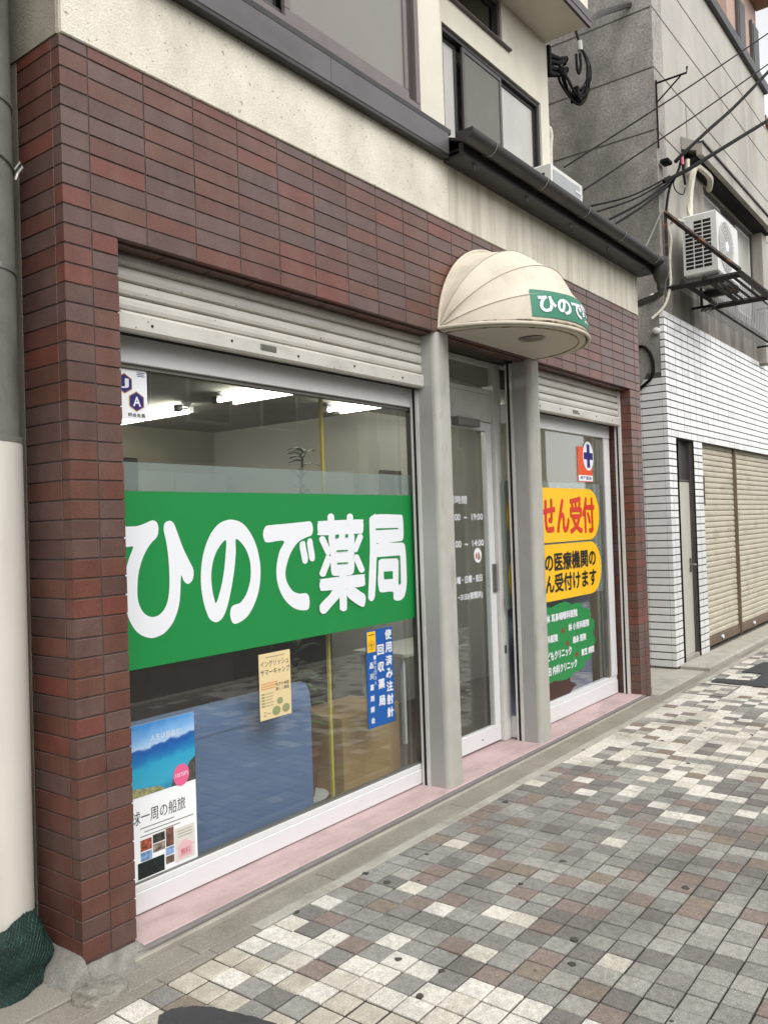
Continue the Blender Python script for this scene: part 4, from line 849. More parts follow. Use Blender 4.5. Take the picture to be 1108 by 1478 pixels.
# ================================================================== AWNING
aw = thing('door_awning', 'cream dome awning over the door with green ひので薬局 panel', 'awning', (3.0, -.3, 2.62))
AX, AZ, AR = 2.992, 2.645, 0.585
def dome(t, ph_, k=1.0):
    return (AX - .622 * k * math.cos(t), -AR * k * math.sin(t) * math.cos(ph_) - .004, AZ + AR * .985 * k * math.sin(t) * math.sin(ph_))
ribs = [0, R(20), R(43), R(66), R(90)]
for a_, b_ in zip(ribs[:-1], ribs[1:]):
    mb = MB(); nt, np_ = 40, 6; V = []; F = []
    for i in range(np_ + 1):
        f = i / np_; p_ = a_ + (b_ - a_) * f
        for j in range(nt + 1):
            t = math.pi * j / nt
            sag = 1 - (.028 if a_ > 0 else .004) * math.sin(math.pi * f) * math.sin(t) ** .5 + .004 * math.sin(9 * t + 5 * a_) * math.sin(math.pi * f) * (a_ > 0)
            wr = mnoise.noise(Vector((t * 2.2, p_ * 5, 3))) * .010 + mnoise.noise(Vector((t * 7, p_ * 9, 8))) * .004
            V.append(dome(t, p_, sag + wr * math.sin(math.pi * f) * (1 if a_ > 0 else .25)))
    for i in range(np_):
        for j in range(nt): F.append((i * (nt + 1) + j, i * (nt + 1) + j + 1, (i + 1) * (nt + 1) + j + 1, (i + 1) * (nt + 1) + j))
    me = mb.add(V, F).mesh('canvas', M['canvas'], True)
    link('canvas', me, aw)
for p_ in ribs[1:4]:
    MB().tube([dome(math.pi * j / 40, p_, 1.002) for j in range(41)], .0024, 6).build('seam', M['seam'], aw, smooth=True)
MB().tube([dome(math.pi * j / 40, R(88), 1.0) for j in range(41)], .009, 8).build('wall_trim', M['canvas'], aw, smooth=True)
for j in range(2, 39, 4):
    q = dome(math.pi * j / 40, R(86), .97); MB().lathe(0, 0, [(0, 0), (.008, 0), (.006, .005), (0, .006)], 8)
    MB().prism_y(ellipse(q[0], q[2], .007, .007, 8), q[1] - .014, q[1] - .004).build('stud', M['strip'], aw)
MB().tube([dome(math.pi * j / 40, R(-1.2), 1.008) for j in range(41)], .011, 8).build('rim', M['canvas'], aw, smooth=True)
MB().tube([dome(math.pi * j / 60, R(.8), 1.006) for j in range(61)], .007, 6).build('rim_cord', M['trim_worn'], aw, smooth=True)
so = MB()
so.prism_z([(AX - .607 * math.cos(math.pi * j / 40), -.57 * math.sin(math.pi * j / 40) - .002) for j in range(41)], 2.628, 2.642)
so.build('soffit_panel', M['soffit'], aw)
MB().tube([(AX - .562 * math.cos(math.pi * j / 40), -.525 * math.sin(math.pi * j / 40) - .004, 2.627) for j in range(41)], .005, 6).build('soffit_trim', M['trim_worn'], aw, smooth=True)
MB().lathe(2.94, -.305, [(.075, 2.6275), (.082, 2.622), (.075, 2.620), (.062, 2.624), (.060, 2.6275)], 24).build('lamp_ring', M['steel'], aw, smooth=True)
MB().lathe(2.94, -.305, [(.0, 2.6255), (.061, 2.6255), (.061, 2.6275), (0, 2.6275)], 24).build('lamp_lens', M['plate'], aw)
def on_dome(u, v, k):
    al = -.64 + 1.28 * u; h = .03 + .165 * v
    rh = math.sqrt(max(AR * AR - h * h, .01)) * k
    return (AX + rh * 1.055 * math.sin(al), -rh * math.cos(al) - .004, AZ + h)
V = []; F = []
for i in range(7):
    for j in range(31): V.append(on_dome(j / 30, i / 6, 1.006))
for i in range(6):
    for j in range(30): F.append((i * 31 + j, i * 31 + j + 1, (i + 1) * 31 + j + 1, (i + 1) * 31 + j))
gpn = MB().add(V, F).build('sign_panel', M['green_cloth'], aw, smooth=True)
text_map('lettering', 'ひので薬局', lambda u, v: on_dome(.06 + .88 * u, .16 + .70 * v, 1.012), M['sign_white'], gpn, .035)

# ================================================================== MOUND, POLE, NET at the left
from mathutils import noise as mnoise
def lump(name, outline, h, m, parent, z0=-0.045, seed=1, rough=.02):
    """irregular broken slab of mortar: outline in plan, plateau of height h, crumbled edge"""
    o = smoothpoly(outline, 6); n = len(o); cx = sum(p[0] for p in o) / n; cy = sum(p[1] for p in o) / n
    V = [(cx, cy, z0)]; F = []; fr_ = (.2, .4, .6, .78, .9, .97, 1.0, 1.03)
    for i, f in enumerate(fr_):
        for x, y in o:
            x = cx + (x - cx) * f; y = cy + (y - cy) * f
            e = mnoise.noise(Vector((x * 22, y * 22, seed))) * .012 + mnoise.noise(Vector((x * 70, y * 70, seed))) * .004
            z = z0 + h(x, y) * (1 - max(0, f - .86) ** 2 * 14) + rough * mnoise.noise(Vector((x * 16, y * 16, seed))) + .006 * mnoise.noise(Vector((x * 60, y * 60, seed)))
            V.append((x + e * f, y + e * f, z if i < len(fr_) - 1 else z0 - .02))
    V[0] = (cx, cy, z0 + h(cx, cy))
    for k in range(n):
        F.append((0, 1 + k, 1 + (k + 1) % n))
        for i in range(len(fr_) - 1): F.append((1 + i * n + k, 1 + (i + 1) * n + k, 1 + (i + 1) * n + (k + 1) % n, 1 + i * n + (k + 1) % n))
    return MB().add(V, F).build(name, m, parent, smooth=True)
mo = thing('mortar_mound', 'cracked grey mortar mound round the foot of the brick pillar', 'mortar', (.06, -.05, -.04))
dist = lambda x, y: math.hypot(max(-x, 0, x - .225), max(-y, 0))
lump('mortar_slab', [(-.03, -.045), (.04, -.05), (.085, -.085), (.075, -.15), (.0, -.185), (-.07, -.165), (-.10, -.10), (-.075, -.05)], lambda x, y: .026 + .06 * max(0, .05 - abs(y + .06)), M['mound'], mo, seed=2, rough=.007)
lump('mortar_slab', [(-.01, .01), (.12, .012), (.235, .012), (.27, -.03), (.21, -.07), (.12, -.085), (.055, -.11), (.02, -.05)], lambda x, y: max(.012, .060 - dist(x, y) * .75), M['mortar_pale'], mo, seed=5, rough=.004)
lump('mortar_slab', [(.012, -.012), (-.03, -.03), (-.085, .0), (-.11, .08), (-.10, .2), (.012, .24)], lambda x, y: max(.012, .095 - dist(x, y) * .9), M['mortar_pale'], mo, seed=9, rough=.006)
pole = thing('utility_pole', 'grey concrete utility pole with a white sheet wrapped round its lower half', 'utility pole', (-.2, .27, 0))
MB().lathe(-.2, .27, [(.0, -.1), (.152, -.1), (.150, 1.0), (.148, 2.2), (.146, 3.5), (.14, 7.5), (0, 7.5)], 40).build('shaft', M['pole_conc'], pole, smooth=True)
shp = MB(); V = []; F = []; n = 48
for i, (z, r_) in enumerate(((.0, .1565), (.3, .1565), (.8, .1565), (1.3, .1565), (1.85, .156))):
    for k in range(n):
        t = 2 * math.pi * k / n
        zz = z if i else .18 + .018 * math.sin(3 * t + 1) + random.uniform(-.006, .006)
        V.append((-.2 + r_ * math.cos(t), .27 + r_ * math.sin(t), zz))
for i in range(4):
    for k in range(n): F.append((i * n + k, i * n + (k + 1) % n, (i + 1) * n + (k + 1) % n, (i + 1) * n + k))
shp.add(V, F).build('white_sheet', M['sheet'], pole, smooth=True)
for zb in (2.45, 3.05): MB().lathe(-.2, .27, [(.147, zb), (.1515, zb), (.1515, zb + .02), (.147, zb + .02)], 40).build('band', M['wire'], pole, smooth=True)
MB().lathe(-.2, .27, [(.150, 1.848), (.158, 1.848), (.158, 1.868), (.150, 1.868)], 40).build('band', M['pole_conc'], pole, smooth=True)
MB().tube([(-.2 + .151 * math.cos(t), .27 + .151 * math.sin(t), 2.84 + .01 * math.sin(3 * t)) for t in [2 * math.pi * k / 30 for k in range(31)]], .004, 6).tube([(-.065, .2, 2.84), (-.05, .185, 2.87), (-.045, .18, 2.85), (-.06, .19, 2.825), (-.07, .19, 2.80)], .006, 6).build('tie_wire', M['wire'], pole)
MB().box(-.03, -.008, .34, .36, 0, 2.2).build('side_strip', M['sheet'], ph)
net = thing('green_net', 'dark green netting bundled round the foot of the utility pole', 'net', (-.2, .2, -.03))
V = []; F = []; nk, ni = 64, 12
for i in range(ni + 1):
    f = i / ni
    for k in range(nk):
        t = 2 * math.pi * k / nk
        rr = .190 * (1 - .17 * f ** 3) * (1 + .06 * math.sin(2 * t + 7 * f)) + .018 * mnoise.noise(Vector((math.cos(t) * 3, math.sin(t) * 3, f * 4)))
        V.append((-.2 + rr * math.cos(t), .255 + rr * math.sin(t), -.035 + .25 * f + .012 * math.sin(4 * t)))
for i in range(ni):
    for k in range(nk): F.append((i * nk + k, i * nk + (k + 1) % nk, (i + 1) * nk + (k + 1) % nk, (i + 1) * nk + k))
core_net = MB().add([((x + .2) * .992 - .2, (y - .255) * .992 + .255, z - .002) for x, y, z in V], F).build('folded_layers', M['net_core'], net, smooth=True)
# the mesh itself: knotted strands
strand = MB()
for k in range(0, nk):
    for sgn in (1, -1):
        pts = [Vector(V[i * nk + (k + sgn * i) % nk]) for i in range(ni + 1)]
        strand.tube(pts, .0013, 3, False)
strand.build('mesh_strands', M['net'], net, kind='stuff')
# ================================================================== AIR CONDITIONERS
def aircon(label, x0, x1, y0, y1, z0, z1, fan=True):
    t = thing('air_conditioner', label, 'air conditioner', ((x0 + x1) / 2, (y0 + y1) / 2, z0), 'outdoor air conditioner units')
    MB().cbox(x0, x1, y0, y1, z0, z1, .014).build('casing', M['ac'], t)
    cxf, czf, rf_ = x0 + (x1 - x0) * .40, (z0 + z1) / 2, (z1 - z0) * .41
    if fan:
        MB().prism_y(ellipse(cxf, czf, rf_, rf_, 40), y0 - .003, y0 - .0005).build('fan_recess', M['ac_grey'], t)
        gr = MB()
        for r_ in [rf_ * q / 7 for q in range(2, 8)]:
            gr.tube([(cxf + r_ * math.cos(a), y0 - .012, czf + r_ * math.sin(a)) for a in [2 * math.pi * k / 36 for k in range(37)]], .0028, 5, False)
        for k in range(20):
            a = 2 * math.pi * k / 20; gr.tube([(cxf + rf_ * .2 * math.cos(a), y0 - .012, czf + rf_ * .2 * math.sin(a)), (cxf + rf_ * math.cos(a + .3), y0 - .012, czf + rf_ * math.sin(a + .3))], .0028, 5, False)
        gr.build('fan_grille', M['ac'], t)
        MB().prism_y(ellipse(cxf, czf, rf_ * .2, rf_ * .2, 20), y0 - .016, y0 - .004).build('fan_badge', M['sign_white'], t)
    else:
        MB().cbox(x0 + .04, x1 - .06, y0 - .006, y0 - .001, z0 + .03, z1 - .05, .004).build('front_cover', M['ac_grey'], t)
        MB().cbox(x1 - .16, x1 - .04, y0 - .010, y0 - .0065, z1 - .12, z1 - .095, .001).build('badge', M['ac'], t)
    # louvre slots on the left end
    nrow, ncol = 12, 3; zz0, zz1 = z0 + .06, z1 - .07; yy0, yy1 = y0 + .05, y1 - .02
    for c_ in range(ncol):
        for r_ in range(nrow):
            if r_ > nrow - 3 and c_ == 2: continue
            dy = (yy1 - yy0) / ncol; dz = (zz1 - zz0) / nrow
            MB().box(x0 - .0015, x0 + .004, yy0 + dy * c_ + .006, yy0 + dy * (c_ + 1) - .006, zz0 + dz * r_ + .006, zz0 + dz * (r_ + 1) - .006).build('louvre_slot', M['slot'], t)
    for xa_ in (x0 + .1, x1 - .14): MB().cbox(xa_, xa_ + .04, y0 - .02, y1 + .02, z0 - .03, z0 - .0005, .004).build('foot', M['ac_grey'], t)
    return t
aircon('white air conditioner standing on the pharmacy roof behind the gutter', 4.86, 5.50, .44, .72, 4.02, 4.565, fan=False)
aircon('white air conditioner with round fan on the rusty wall rack', 7.13, 7.93, -.28, .06, 3.99, 4.62)
hs_ = MB().tube(curve_pts([(5.60, .80, 4.2), (5.60, .79, 4.6), (5.60, .79, 5.0), (5.61, .78, 5.16), (5.60, .80, 5.24), (5.57, .86, 5.26)], 6), .024, 10).build('drain_hose', M['hose'], None, smooth=True)
tag(hs_, 'beige pipe rising up the cream wall from the roof air conditioner', 'pipe')

# ================================================================== CONCRETE NEIGHBOUR
nb = thing('concrete_building', 'grey rendered building with a white-tiled ground floor and beige shutters', 'building', (9, 3, 0))
NX, NY = 6.865, 0.2
MB().box(NX + .006, NX + .30, NY + .048, 8, 3.0, 7.9).box(NX + .006, NX + .3, NY + .006, NY + .0475, 3.63, 7.9).box(NX + .006, NX + .3, 3.0, 8, -.1, 3.0).prism_x([(NY + .050, 3.24), (NY + .050, 3.4), (3.0, 3.4), (3.0, 2.87), (NY + .27, 2.87)], NX - .003, NX + .005).build('side_wall', M['conc_wall'], nb)
fw_ = MB().box(NX + .301, 8.45, NY + .006, NY + .3, 3.95, 7.9).box(8.45, 10.75, NY + .006, NY + .3, 5.40, 7.9).box(10.75, 11.75, NY + .006, NY + .3, 3.63, 7.9)
fw_.build('front_wall', M['conc_front'], nb)
MB().box(NX + .301, 8.45, NY + .006, NY + .3, 3.63, 3.9495).box(8.4505, 10.7495, NY + .006, NY + .3, 3.63, 4.15).build('front_wall', M['conc_stained'], nb)
MB().cbox(NX - .02, 11.78, NY - .05, NY + .1, 7.78, 7.93, .01).build('roof_coping', M['black_metal'], nb)
MB().box(NX + .3, 11.75, NY + .3, 8, 7.7, 7.78).build('roof_slab', M['conc_front'], nb)
for z_ in (5.49, 6.14, 6.77, 7.25):    # pressed joint lines
    MB().box(NX + .004, 11.74, NY + .0035, NY + .0075, z_, z_ + .014).build('joint_line', M['dark_joint'], nb)
    MB().box(NX + .0035, NX + .0075, NY + .02, 6, z_, z_ + .014).build('joint_line', M['dark_joint'], nb)
MB().box(7.89, 7.904, NY + .0035, NY + .0075, 5.5, 6.14).build('joint_line', M['dark_joint'], nb)
# tile backing
MB().box(NX + .0025, NX + .30, NY + .0025, NY + .0475, -.1, 3.625).box(NX + .0025, NX + .30, NY + .0475, NY + .31, -.1, 2.999).box(NX + .301, 11.75, NY + .0025, NY + .2, 2.335, 3.625).box(NX + .301, 7.10, NY + .0025, NY + .3, -.1, 2.335).box(7.69, 7.995, NY + .0025, NY + .3, -.1, 2.335).box(NX + .006, NX + .25, NY + .31, 3.0, -.1, 2.998).build('tile_backing', M['dark_joint'], nb)
nt_ = []; gz, gx = .0062, .0055
for k in range(-1, 47):
    z1 = 3.632 - .0763 * (46 - k - 0) + .0763 * 0; z0 = z1 - .0763
    if z0 < -.12: continue
    a = (max(z0, -.07) + gz, z1 - gz)
    nt_.append(('c', NX, NX + .105 - gx, NY, NY + .046, *a))
    if z1 < 3.0: 
        for q in range(6): nt_.append(('x', NX, NX + .02, NY + .049 + q * .215, NY + .049 + q * .215 + .212, *a))
    x = NX + .105
    while x < 11.7:
        xe = x + .215
        if z0 > 2.31 or xe < 7.11 or (x > 7.67 and xe < 8.06): nt_.append(('y', x + gx, min(xe, 7.995 if x < 7.99 and z0 < 2.31 else 99) - gx, NY, NY + .02, *a))
        elif x < 7.10 and z0 <= 2.31: nt_.append(('y', x + gx, 7.10, NY, NY + .02, *a))
        elif x < 7.69 and xe > 7.69: nt_.append(('y', 7.69, xe - gx, NY, NY + .02, *a))
        elif x < 7.99 and xe > 7.995: nt_.append(('y', x + gx, 7.995, NY, NY + .02, *a))
        x = xe
nr = []
for t in nt_:
    ax, x0, x1, y0, y1_, z0, z1 = t
    c = Vector((x0, y0, z0)); d = CAM - c
    n = {'y': Vector((0, -1, 0)), 'c': Vector((-.7, -.7, 0)), 'x': Vector((-1, 0, 0))}[ax]
    hidden = ax == 'x' and y0 > .9
    nr.append((((x1 - x0) if ax != 'x' else (y1_ - y0)) * (z1 - z0) * max(.02, n.dot(d.normalized())) / d.length_squared * (1 if in_view(*c) and not hidden else .01)))
no_ = sorted(range(len(nt_)), key=lambda i: -nr[i]); wc = {}; wf = MB(); WM = [M['wh_tile'], M['wh_tile2']]
for nth, i in enumerate(no_):
    ax, x0, x1, y0, y1_, z0, z1 = nt_[i]; sh_ = 0 if random.random() < .8 else 1
    if nth < 300:
        key = (ax, round(x1 - x0, 3), round(y1_ - y0, 3), round(z1 - z0, 3), sh_)
        if key not in wc:
            b = MB(); brick_into(b, ax, 0, x1 - x0, 0, y1_ - y0, 0, z1 - z0); wc[key] = b.mesh('tile', WM[sh_])
        link('tile', wc[key], nb, loc=(x0, y0, z0))
    else:
        wf.cur = sh_; brick_into(wf, ax, x0, x1, y0, y1_, z0, z1)
wf.build('tile_field', WM, nb, kind='stuff')
# steel door with a dark transom
nd = MB().cbox(7.105, 7.685, NY + .06, NY + .1, 0.02, 1.885, .004).build('door', M['steel_door'], nb)
MB().box(7.105, 7.685, NY + .08, NY + .085, 1.905, 2.33).build('transom_pane', M['opp_dark'], nd)
MB().cbox(7.105, 7.685, NY + .05, NY + .11, 1.886, 1.904, .002).cbox(7.66, 7.687, NY + .045, NY + .11, .0, 2.33, .002).build('door_frame', M['bronze'], nd)
MB().tube([(7.60, NY + .055, .98), (7.60, NY + .0, .98), (7.52, NY - .005, .98)], .011, 8).cbox(7.575, 7.625, NY + .052, NY + .0595, .90, 1.05, .002).build('handle', M['steel'], nd)
MB().box(7.1, 7.69, NY + .02, NY + .3, -.1, 0.018).build('door_sill', M['kerb'], nd)
# beige shutters
for xa_, xb_ in ((8.0, 9.42), (9.46, 11.4)):
    sr = MB().box(xa_, xb_, NY + .09, NY + .11, 0, 2.335).build('roller_shutter', M['slot'], nb)
    z = .115; y = NY + .05
    while z < 2.33:
        zt = min(z + .066, 2.334)
        MB().prism_x([(y + .02, z), (y + .010, z + .004), (y + .006, z + .020), (y + .007, z + .048), (y + .02, min(z + .062, zt)), (y + .03, min(z + .064, zt)), (y + .03, z)], xa_, xb_).build('slat', M['beige_shutter'], sr); z += .066
    MB().cbox(xa_, xb_, y - .012, y + .03, .012, .112, .004).build('bottom_bar', M['brown_bar'], sr)
    MB().prism_y(ellipse(xa_ + .62, .07, .03, .022, 12), y - .03, y - .0125).build('lock', M['sign_white'], sr)
MB().cbox(9.422, 9.458, NY + .02, NY + .1, 0, 2.335, .003).build('shutter_post', M['brown_bar'], nb)
MB().cbox(7.988, 7.998, NY - .012, NY + .08, 1.62, 1.95, .002).build('meter_plate', M['bronze'], nb)
# upper window, hood
hood = MB().prism_x([(NY, 5.70), (NY - .22, 5.56), (NY - .22, 5.44), (NY - .16, 5.44), (NY - .16, 5.50), (NY, 5.56)], 7.66, 11.0).build('window_hood', M['conc_front'], nb)
MB().box(7.66, 11.0, NY - .24, NY - .18, 5.565, 5.585).build('hood_flashing', M['black_metal'], hood)
MB().box(7.70, 10.98, NY - .15, NY + .005, 5.42, 5.45).build('hood_soffit', M['slot'], hood)
window(nb, 8.45, 10.75, 4.15, 5.40, NY + .03, M['bronze'], [(8.5, 9.3, M['frosted'], M['alu_white_worn'], .02), (9.25, 10.05, M['glass_dark'], M['alu_white_worn'], .045), (10.0, 10.7, M['frosted'], M['alu_white_worn'], .02)], depth=.1)
MB().cbox(10.76, 11.02, NY - .10, NY + .004, 3.6, 5.44, .006).build('pilaster', M['conc_front'], nb)
# window guard with bent bars
wg = thing('window_guard', 'black iron window guard with bent bars under the rack', 'railing', (9.3, 0, 3.7))
for z_ in (3.80, 4.32): MB().tube([(7.75, .18, z_), (7.75, -.02, z_), (10.6, -.02, z_), (10.6, .18, z_)], .014, 6).build('rail', M['cable'], wg)
for k in range(34):
    xk = 7.85 + k * .08
    MB().tube([(xk, .12, 3.80), (xk, -.02, 3.86), (xk, -.02, 4.32)], .007, 5).build('bar', M['ac_grey'], wg)
# rack for the air conditioner
rk = thing('wall_rack', 'rusty angle-iron wall rack carrying the air conditioner', 'rack', (7.5, NY, 3.85))
def bar(p, q, wd=.022, m='rust'):
    MB().tube([p, q], wd, 4).build('angle_bar', M[m], rk)
for xr in (6.95, 8.08):
    bar((xr, NY - .03, 3.86), (xr, NY - .03, 4.66)); bar((xr, NY - .02, 3.86), (xr, -.53, 3.86), .034, 'dark_steel'); bar((xr, NY - .03, 4.64), (xr, -.53, 3.90), .026)
bar((6.92, -.53, 3.87), (8.12, -.53, 3.87), .034, 'dark_steel'); bar((6.92, -.20, 3.89), (8.12, -.20, 3.89), .028, 'dark_steel'); bar((6.92, .02, 3.89), (8.12, .02, 3.89), .028, 'dark_steel')
for yk in (-.44, -.36, -.28): bar((6.95, yk, 3.875), (8.08, yk, 3.875), .016, 'dark_steel')
for xk in (7.26, 7.80): MB().cbox(xk - .03, xk + .03, -.3, .06, 3.90, 3.969, .003).build('support_block', M['rust'], rk)
# ---- pipes and cables on the corner
def cable(name, label, pts, r, m, cat='cable', k=8, group=None):
    o = MB().tube(curve_pts(pts, k), r, 6).build(name, M[m], None, smooth=True); return tag(o, label, cat, group)
cable('pipe_sleeve', 'white lagged pipe running from the hood down to the rack air conditioner', [(8.3, .10, 5.27), (8.1, .03, 5.32), (7.8, .034, 5.33), (7.6, .041, 5.29), (7.5, .054, 5.12), (7.42, .064, 4.8), (7.36, .04, 4.62)], .034, 'hose', 'pipe')
cable('drain_hose', 'thin white hose hanging below the rusty rack corner', [(7.16, .03, 4.56), (7.05, .08, 4.57), (6.95, .138, 4.50), (6.95, .122, 4.36), (6.95, .145, 4.15), (6.95, .147, 3.9), (6.89, .19, 3.68), (6.8, .30, 3.54)], .014, 'hose', 'hose')
cable('corner_cable', 'grey cable running diagonally from the rack post to the gutter', [(6.93, .17, 4.66), (6.85, .19, 4.6), (6.6, .25, 4.25), (6.3, .3, 3.95)], .009, 'cable_grey')
cable('looped_cable', 'black cable looping down the concrete wall between the buildings', [(6.85, .75, 3.25), (6.85, .471, 3.29), (6.85, .371, 3.24), (6.85, .319, 3.09), (6.85, .346, 2.95), (6.85, .459, 2.857), (6.85, .8, 2.6)], .016, 'cable')
for zz, yy, lb in ((3.774, .294, 'white round porcelain knob on the concrete wall below the downpipe'), (3.42, .27, 'white porcelain knob on the concrete wall beside the top of the tiles')):
    o = MB().lathe(0, 0, [(0, 0), (.03, 0), (.035, .02), (.028, .035), (.033, .05), (.02, .06), (0, .06)], 14).build('porcelain_knob', M['porcelain'], None, smooth=True)
    o.rotation_euler = (0, R(-90), 0); o.location = (6.872 if zz < 3.6 else 6.872, yy, zz); tag(o, lb, 'insulator')
# street cables
A1, A2 = (7.3, .061, 5.386), (6.95, .17, 4.966)
cable('service_cable', 'upper thick black cable sweeping up to the right from the hood corner', [(7.05, .08, 5.18), (7.15, 0, 5.30), (7.6, -.126, 5.658), (8.4, -.215, 6.20), (9.5, -.468, 7.1), (11, -.8, 8.35)], .020, 'cable', group='service cables')
cable('service_cable', 'lower thick black cable running up to the right across the grey front', [(6.85, .138, 4.926), (7.2, -.02, 5.13), (7.6, -.173, 5.385), (9.0, -.541, 6.216), (11, -1.1, 7.4)], .022, 'cable', group='service cables')
for p, q, lb in (((5.3, .515, 4.682), (9.0, -.58, 7.247), 'thin wire crossing the grey front from the pharmacy roof, uppermost'), ((5.3, .339, 4.427), (9.0, -.567, 6.89), 'thin wire crossing the grey front from the pharmacy roof, second from top')):
    p = Vector(p); q = Vector(q); cable('thin_wire', lb, [p, p.lerp(q, .5) + Vector((0, 0, -.02)), q], .008, 'cable', 'wire', group='thin wires')
for k, (p, lb) in enumerate((((5.75, .463, 4.446), 'thin wire fanning from the cable joint to the gutter, uppermost of the fan'), ((5.75, .404, 4.379), 'thin wire fanning from the cable joint to the gutter, second of the fan'), ((5.75, .314, 4.272), 'thin wire fanning from the cable joint to the gutter, third of the fan'), ((5.75, .27, 4.21), 'thin wire fanning from the cable joint to the gutter, lowest of the fan'))):
    q = Vector((7.05, .14, 5.05 - .03 * k)); p = Vector(p)
    cable('thin_wire', lb, [p, p.lerp(q, .5) + Vector((0, 0, -.05 + .01 * k)), q], .009 + .004 * (k > 1), 'cable', 'wire', group='thin wires')
cable('drop_cable', 'black cable hanging from the cable joint down to the rack post', [(7.2, .05, 5.30), (7.08, .06, 5.1), (7.0, .13, 4.91), (6.97, .17, 4.66)], .013, 'cable')
jt = thing('cable_joint', 'black clamp with pink and yellow sleeves where the street cables meet', 'cable clamp', (7.1, .1, 5.1))
MB().cbox(6.90, 7.02, .10, .19, 5.14, 5.19, .012).build('clamp', M['cable'], jt)
MB().tube([(7.1, .03, 5.26), (7.1, .02, 5.15)], .016, 8).build('sleeve', M['pink_plastic'], jt, smooth=True)
MB().tube([(7.2, 0, 5.23), (7.2, .005, 5.085)], .022, 8).build('sleeve', M['hose'], jt, smooth=True)
MB().tube([(7.1, .02, 5.14), (7.1, .015, 5.05), (7.11, .006, 4.94)], .013, 8).build('lead', M['cable'], jt, smooth=True)
MB().tube(curve_pts([(7.06, .05, 5.05), (7.0, .09, 4.95), (7.02, .07, 4.86), (7.1, .03, 4.84), (7.14, .02, 4.92)], 5), .006, 6).build('loop', M['cable'], jt, smooth=True)
wb = thing('wire_bracket', 'thin black triangular iron bracket on the upper corner of the concrete wall', 'bracket', (6.9, .2, 5.9))
MB().tube([(6.88, .19, 5.97), (6.88, -.12, 5.97), (6.88, -.125, 6.03)], .010, 6).build('arm', M['cable'], wb)
MB().tube([(6.88, .19, 5.77), (6.88, -.06, 5.96)], .008, 6).build('strut', M['cable'], wb)
MB().tube([(6.88, .19, 6.0), (6.88, .19, 5.3)], .010, 6).build('upright', M['cable'], wb)
# service entrance cluster at the eaves
se = thing('service_entrance', 'tangle of black service wires and insulators under the roof corner', 'wiring', (5.6, .8, 5.3))
MB().cbox(5.521, 5.56, .72, .80, 5.70, 5.98, .006).build('backplate', M['cable'], se)
for k in range(4): MB().tube([(5.55, .76, 5.72 + k * .06), (5.70 + .03 * (k % 2), .72, 5.76 + k * .055), (5.78 + .04 * (k % 2), .69, 5.80 + k * .05)], [.03, .022, .03], 8).build('insulator', M['cable'], se, smooth=True)
rs = random.Random(4)
for k in range(9):
    sp_ = 1 if k < 4 else 2.2
    j = lambda a=.03: rs.uniform(-a, a) * sp_
    MB().tube(curve_pts([(5.72 + j(), .70, 5.86 + j()), (5.80 + j(), .70 + j(), 5.70 + j()), (5.90 + j(), .65 + j(), 5.56 + j()), (5.97 + j(), .57, 5.64 + j()), (6.0 + j(), .535, 5.78 + j()), (5.96 + j(.02), .55, 5.97), (5.9, .575, 6.07), (5.9, .62, 6.25)], 6), .008 + .004 * (k % 2), 6).build('wire', M['hose'] if k == 2 else M['cable'], se, smooth=True)
for k in range(5):
    x_ = 5.84 + .045 * k; z_ = 5.53 + .035 * abs(k - 1) ; MB().cbox(x_ - .022, x_ + .022, .58, .63, z_, z_ + .10, .01).build('connector', M['cable'], se)
MB().tube(curve_pts([(5.85, .6, 5.98), (5.86, .6, 5.85), (5.88, .59, 5.80), (5.90, .58, 5.88), (5.89, .58, 6.0)], 5), .014, 6).build('wire', M['cable'], se, smooth=True)
MB().tube([(5.9, .58, 6.03), (5.9, .585, 6.12)], .026, 8).build('insulator', M['porcelain'], se, smooth=True)
cable('mast_arm', 'dark pipe arm reaching right from the roof corner', [(5.55, .39, 6.08), (5.7, .40, 6.15), (6.2, .456, 6.488), (6.86, .43, 6.88)], .03, 'gutter', 'pipe')

# ================================================================== BUILDINGS BEYOND
fb = thing('tall_apartment', 'tall pinkish-brown tiled apartment block with balconies against the white sky', 'building', (13, 3, 0))
MB().box(12.0, 13.9, .75, 8, 0, 26).build('wall', M['far_brick'], fb)
MB().box(11.99, 12.0, .9, 8, 0, 26).build('end_wall', M['far_brown'], fb)
for k in range(3):
    zf = 8.4 + k * 2.9
    for xw in (12.5, 13.4):
        f_ = MB().cbox(xw, xw + .45, .70, .76, zf, zf + 1.5, .01).build('window', M['bronze'], fb); MB().box(xw + .05, xw + .40, .69, .70, zf + .06, zf + 1.44).build('pane', M['opp_dark'], f_)
    bk = MB().box(13.0, 13.95, .45, .75, zf + 1.9, zf + 2.02).build('balcony', M['far_brown'], fb)
    MB().box(13.0, 13.95, .45, .50, zf + 2.02, zf + 2.9).build('parapet', M['far_brick'], bk)
lb_ = thing('beige_building', 'low beige building beyond the grey one at the right edge', 'building', (15, 3, 0))
MB().box(11.80, 20, .25, 8, 0, 7.4).build('wall', M['far_beige'], lb_)
MB().cbox(11.79, 20, .20, .4, 7.4, 7.5, .01).build('roof_coping', M['far_brown'], lb_)
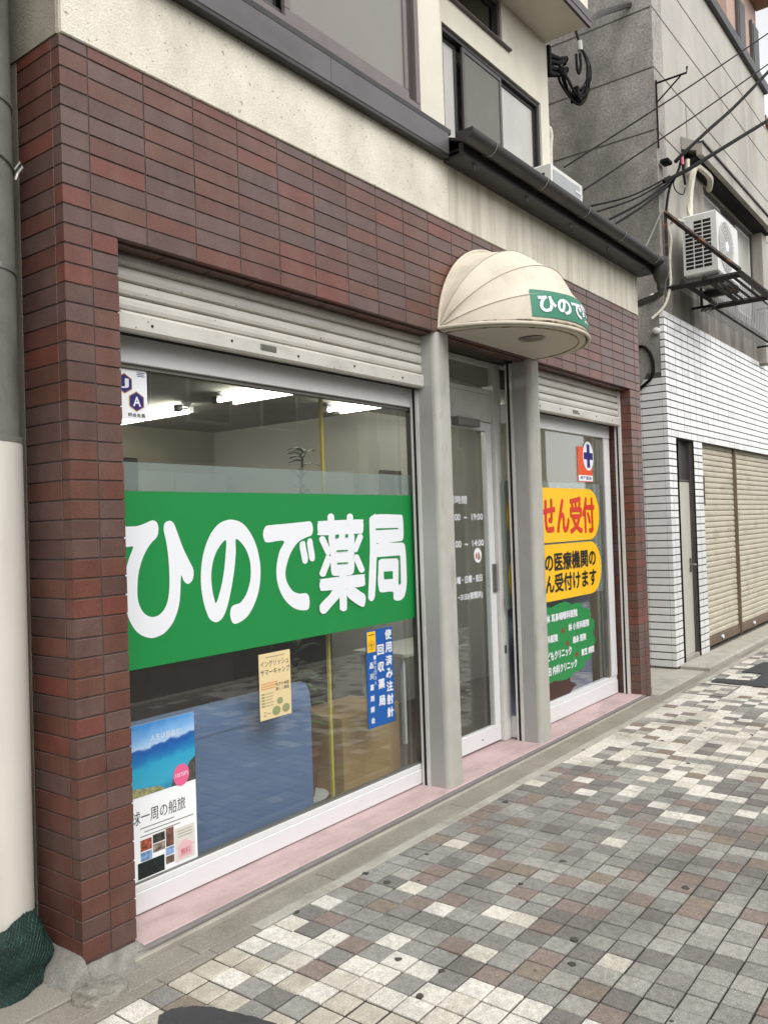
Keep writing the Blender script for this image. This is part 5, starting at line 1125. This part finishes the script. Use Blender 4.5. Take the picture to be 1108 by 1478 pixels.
for k in range(3):
    f_ = MB().cbox(12.3 + k * 1.8, 13.6 + k * 1.8, .20, .26, 4.2, 6.2, .01).build('window', M['bronze'], lb_); MB().box(12.36 + k * 1.8, 13.54 + k * 1.8, .19, .20, 4.26, 6.14).build('pane', M['opp_dark'], f_)

# ================================================================== OPPOSITE SIDE OF THE STREET (mirrored in the glass, shades the street)
def opposite(x0, x1, h, m, label, shop=True):
    o = thing('opposite_building', label, 'building', ((x0 + x1) / 2, -12, 0), 'houses across the street')
    MB().box(x0, x1, -16, -10.6, -.2, h).build('wall', M[m], o)
    if shop:
        MB().box(x0 + .2, x1 - .2, -10.6, -10.45, 2.35, 2.95).build('fascia', M['opp_band'], o)
        MB().box(x0 + .4, x1 - .4, -10.6, -10.58, -.1, 2.3).build('shop_front', M['opp_dark'], o)
    k = x0 + .8
    while k < x1 - 1.4:
        for z in (3.8, 6.4):
            if z + 1.4 < h:
                f_ = MB().cbox(k, k + 1.2, -10.62, -10.56, z, z + 1.3, .02).build('window', M['alu_white'], o); MB().box(k + .06, k + 1.14, -10.555, -10.55, z + .06, z + 1.24).build('pane', M['opp_dark'], f_)
        k += 2.1
    return o
opposite(-9, -1.2, 5.6, 'opp_wall', 'grey two-storey house across the street, mirrored in the glass left of the plant')
o2 = opposite(-1.0, 6.5, 6.4, 'opp_wall2', 'warm grey house across the street with a pale shop fascia, mirrored in the big window')
opposite(6.7, 15, 5.6, 'opp_wall', 'grey house across the street mirrored in the right-hand window')
opposite(15.2, 26, 7.0, 'opp_wall2', 'warm grey house across the street mirrored in the door glass')
text_map('lettering', 'Saison De HANA', lambda u, v: (3.9 - 1.5 * u, -10.447, 2.5 + .22 * v), M['opp_dark'], o2, .01)
lh = thing('unseen_house', 'rendered house left of the utility pole, unseen and added to shade the pillar', 'building', (-2, 3, 0))  # unseen house, added to darken the left face of the brick pillar
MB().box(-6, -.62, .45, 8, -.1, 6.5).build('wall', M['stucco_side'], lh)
MB().box(-6, -.60, .40, .449, 2.5, 2.7).build('ledge', M['conc_front'], lh)
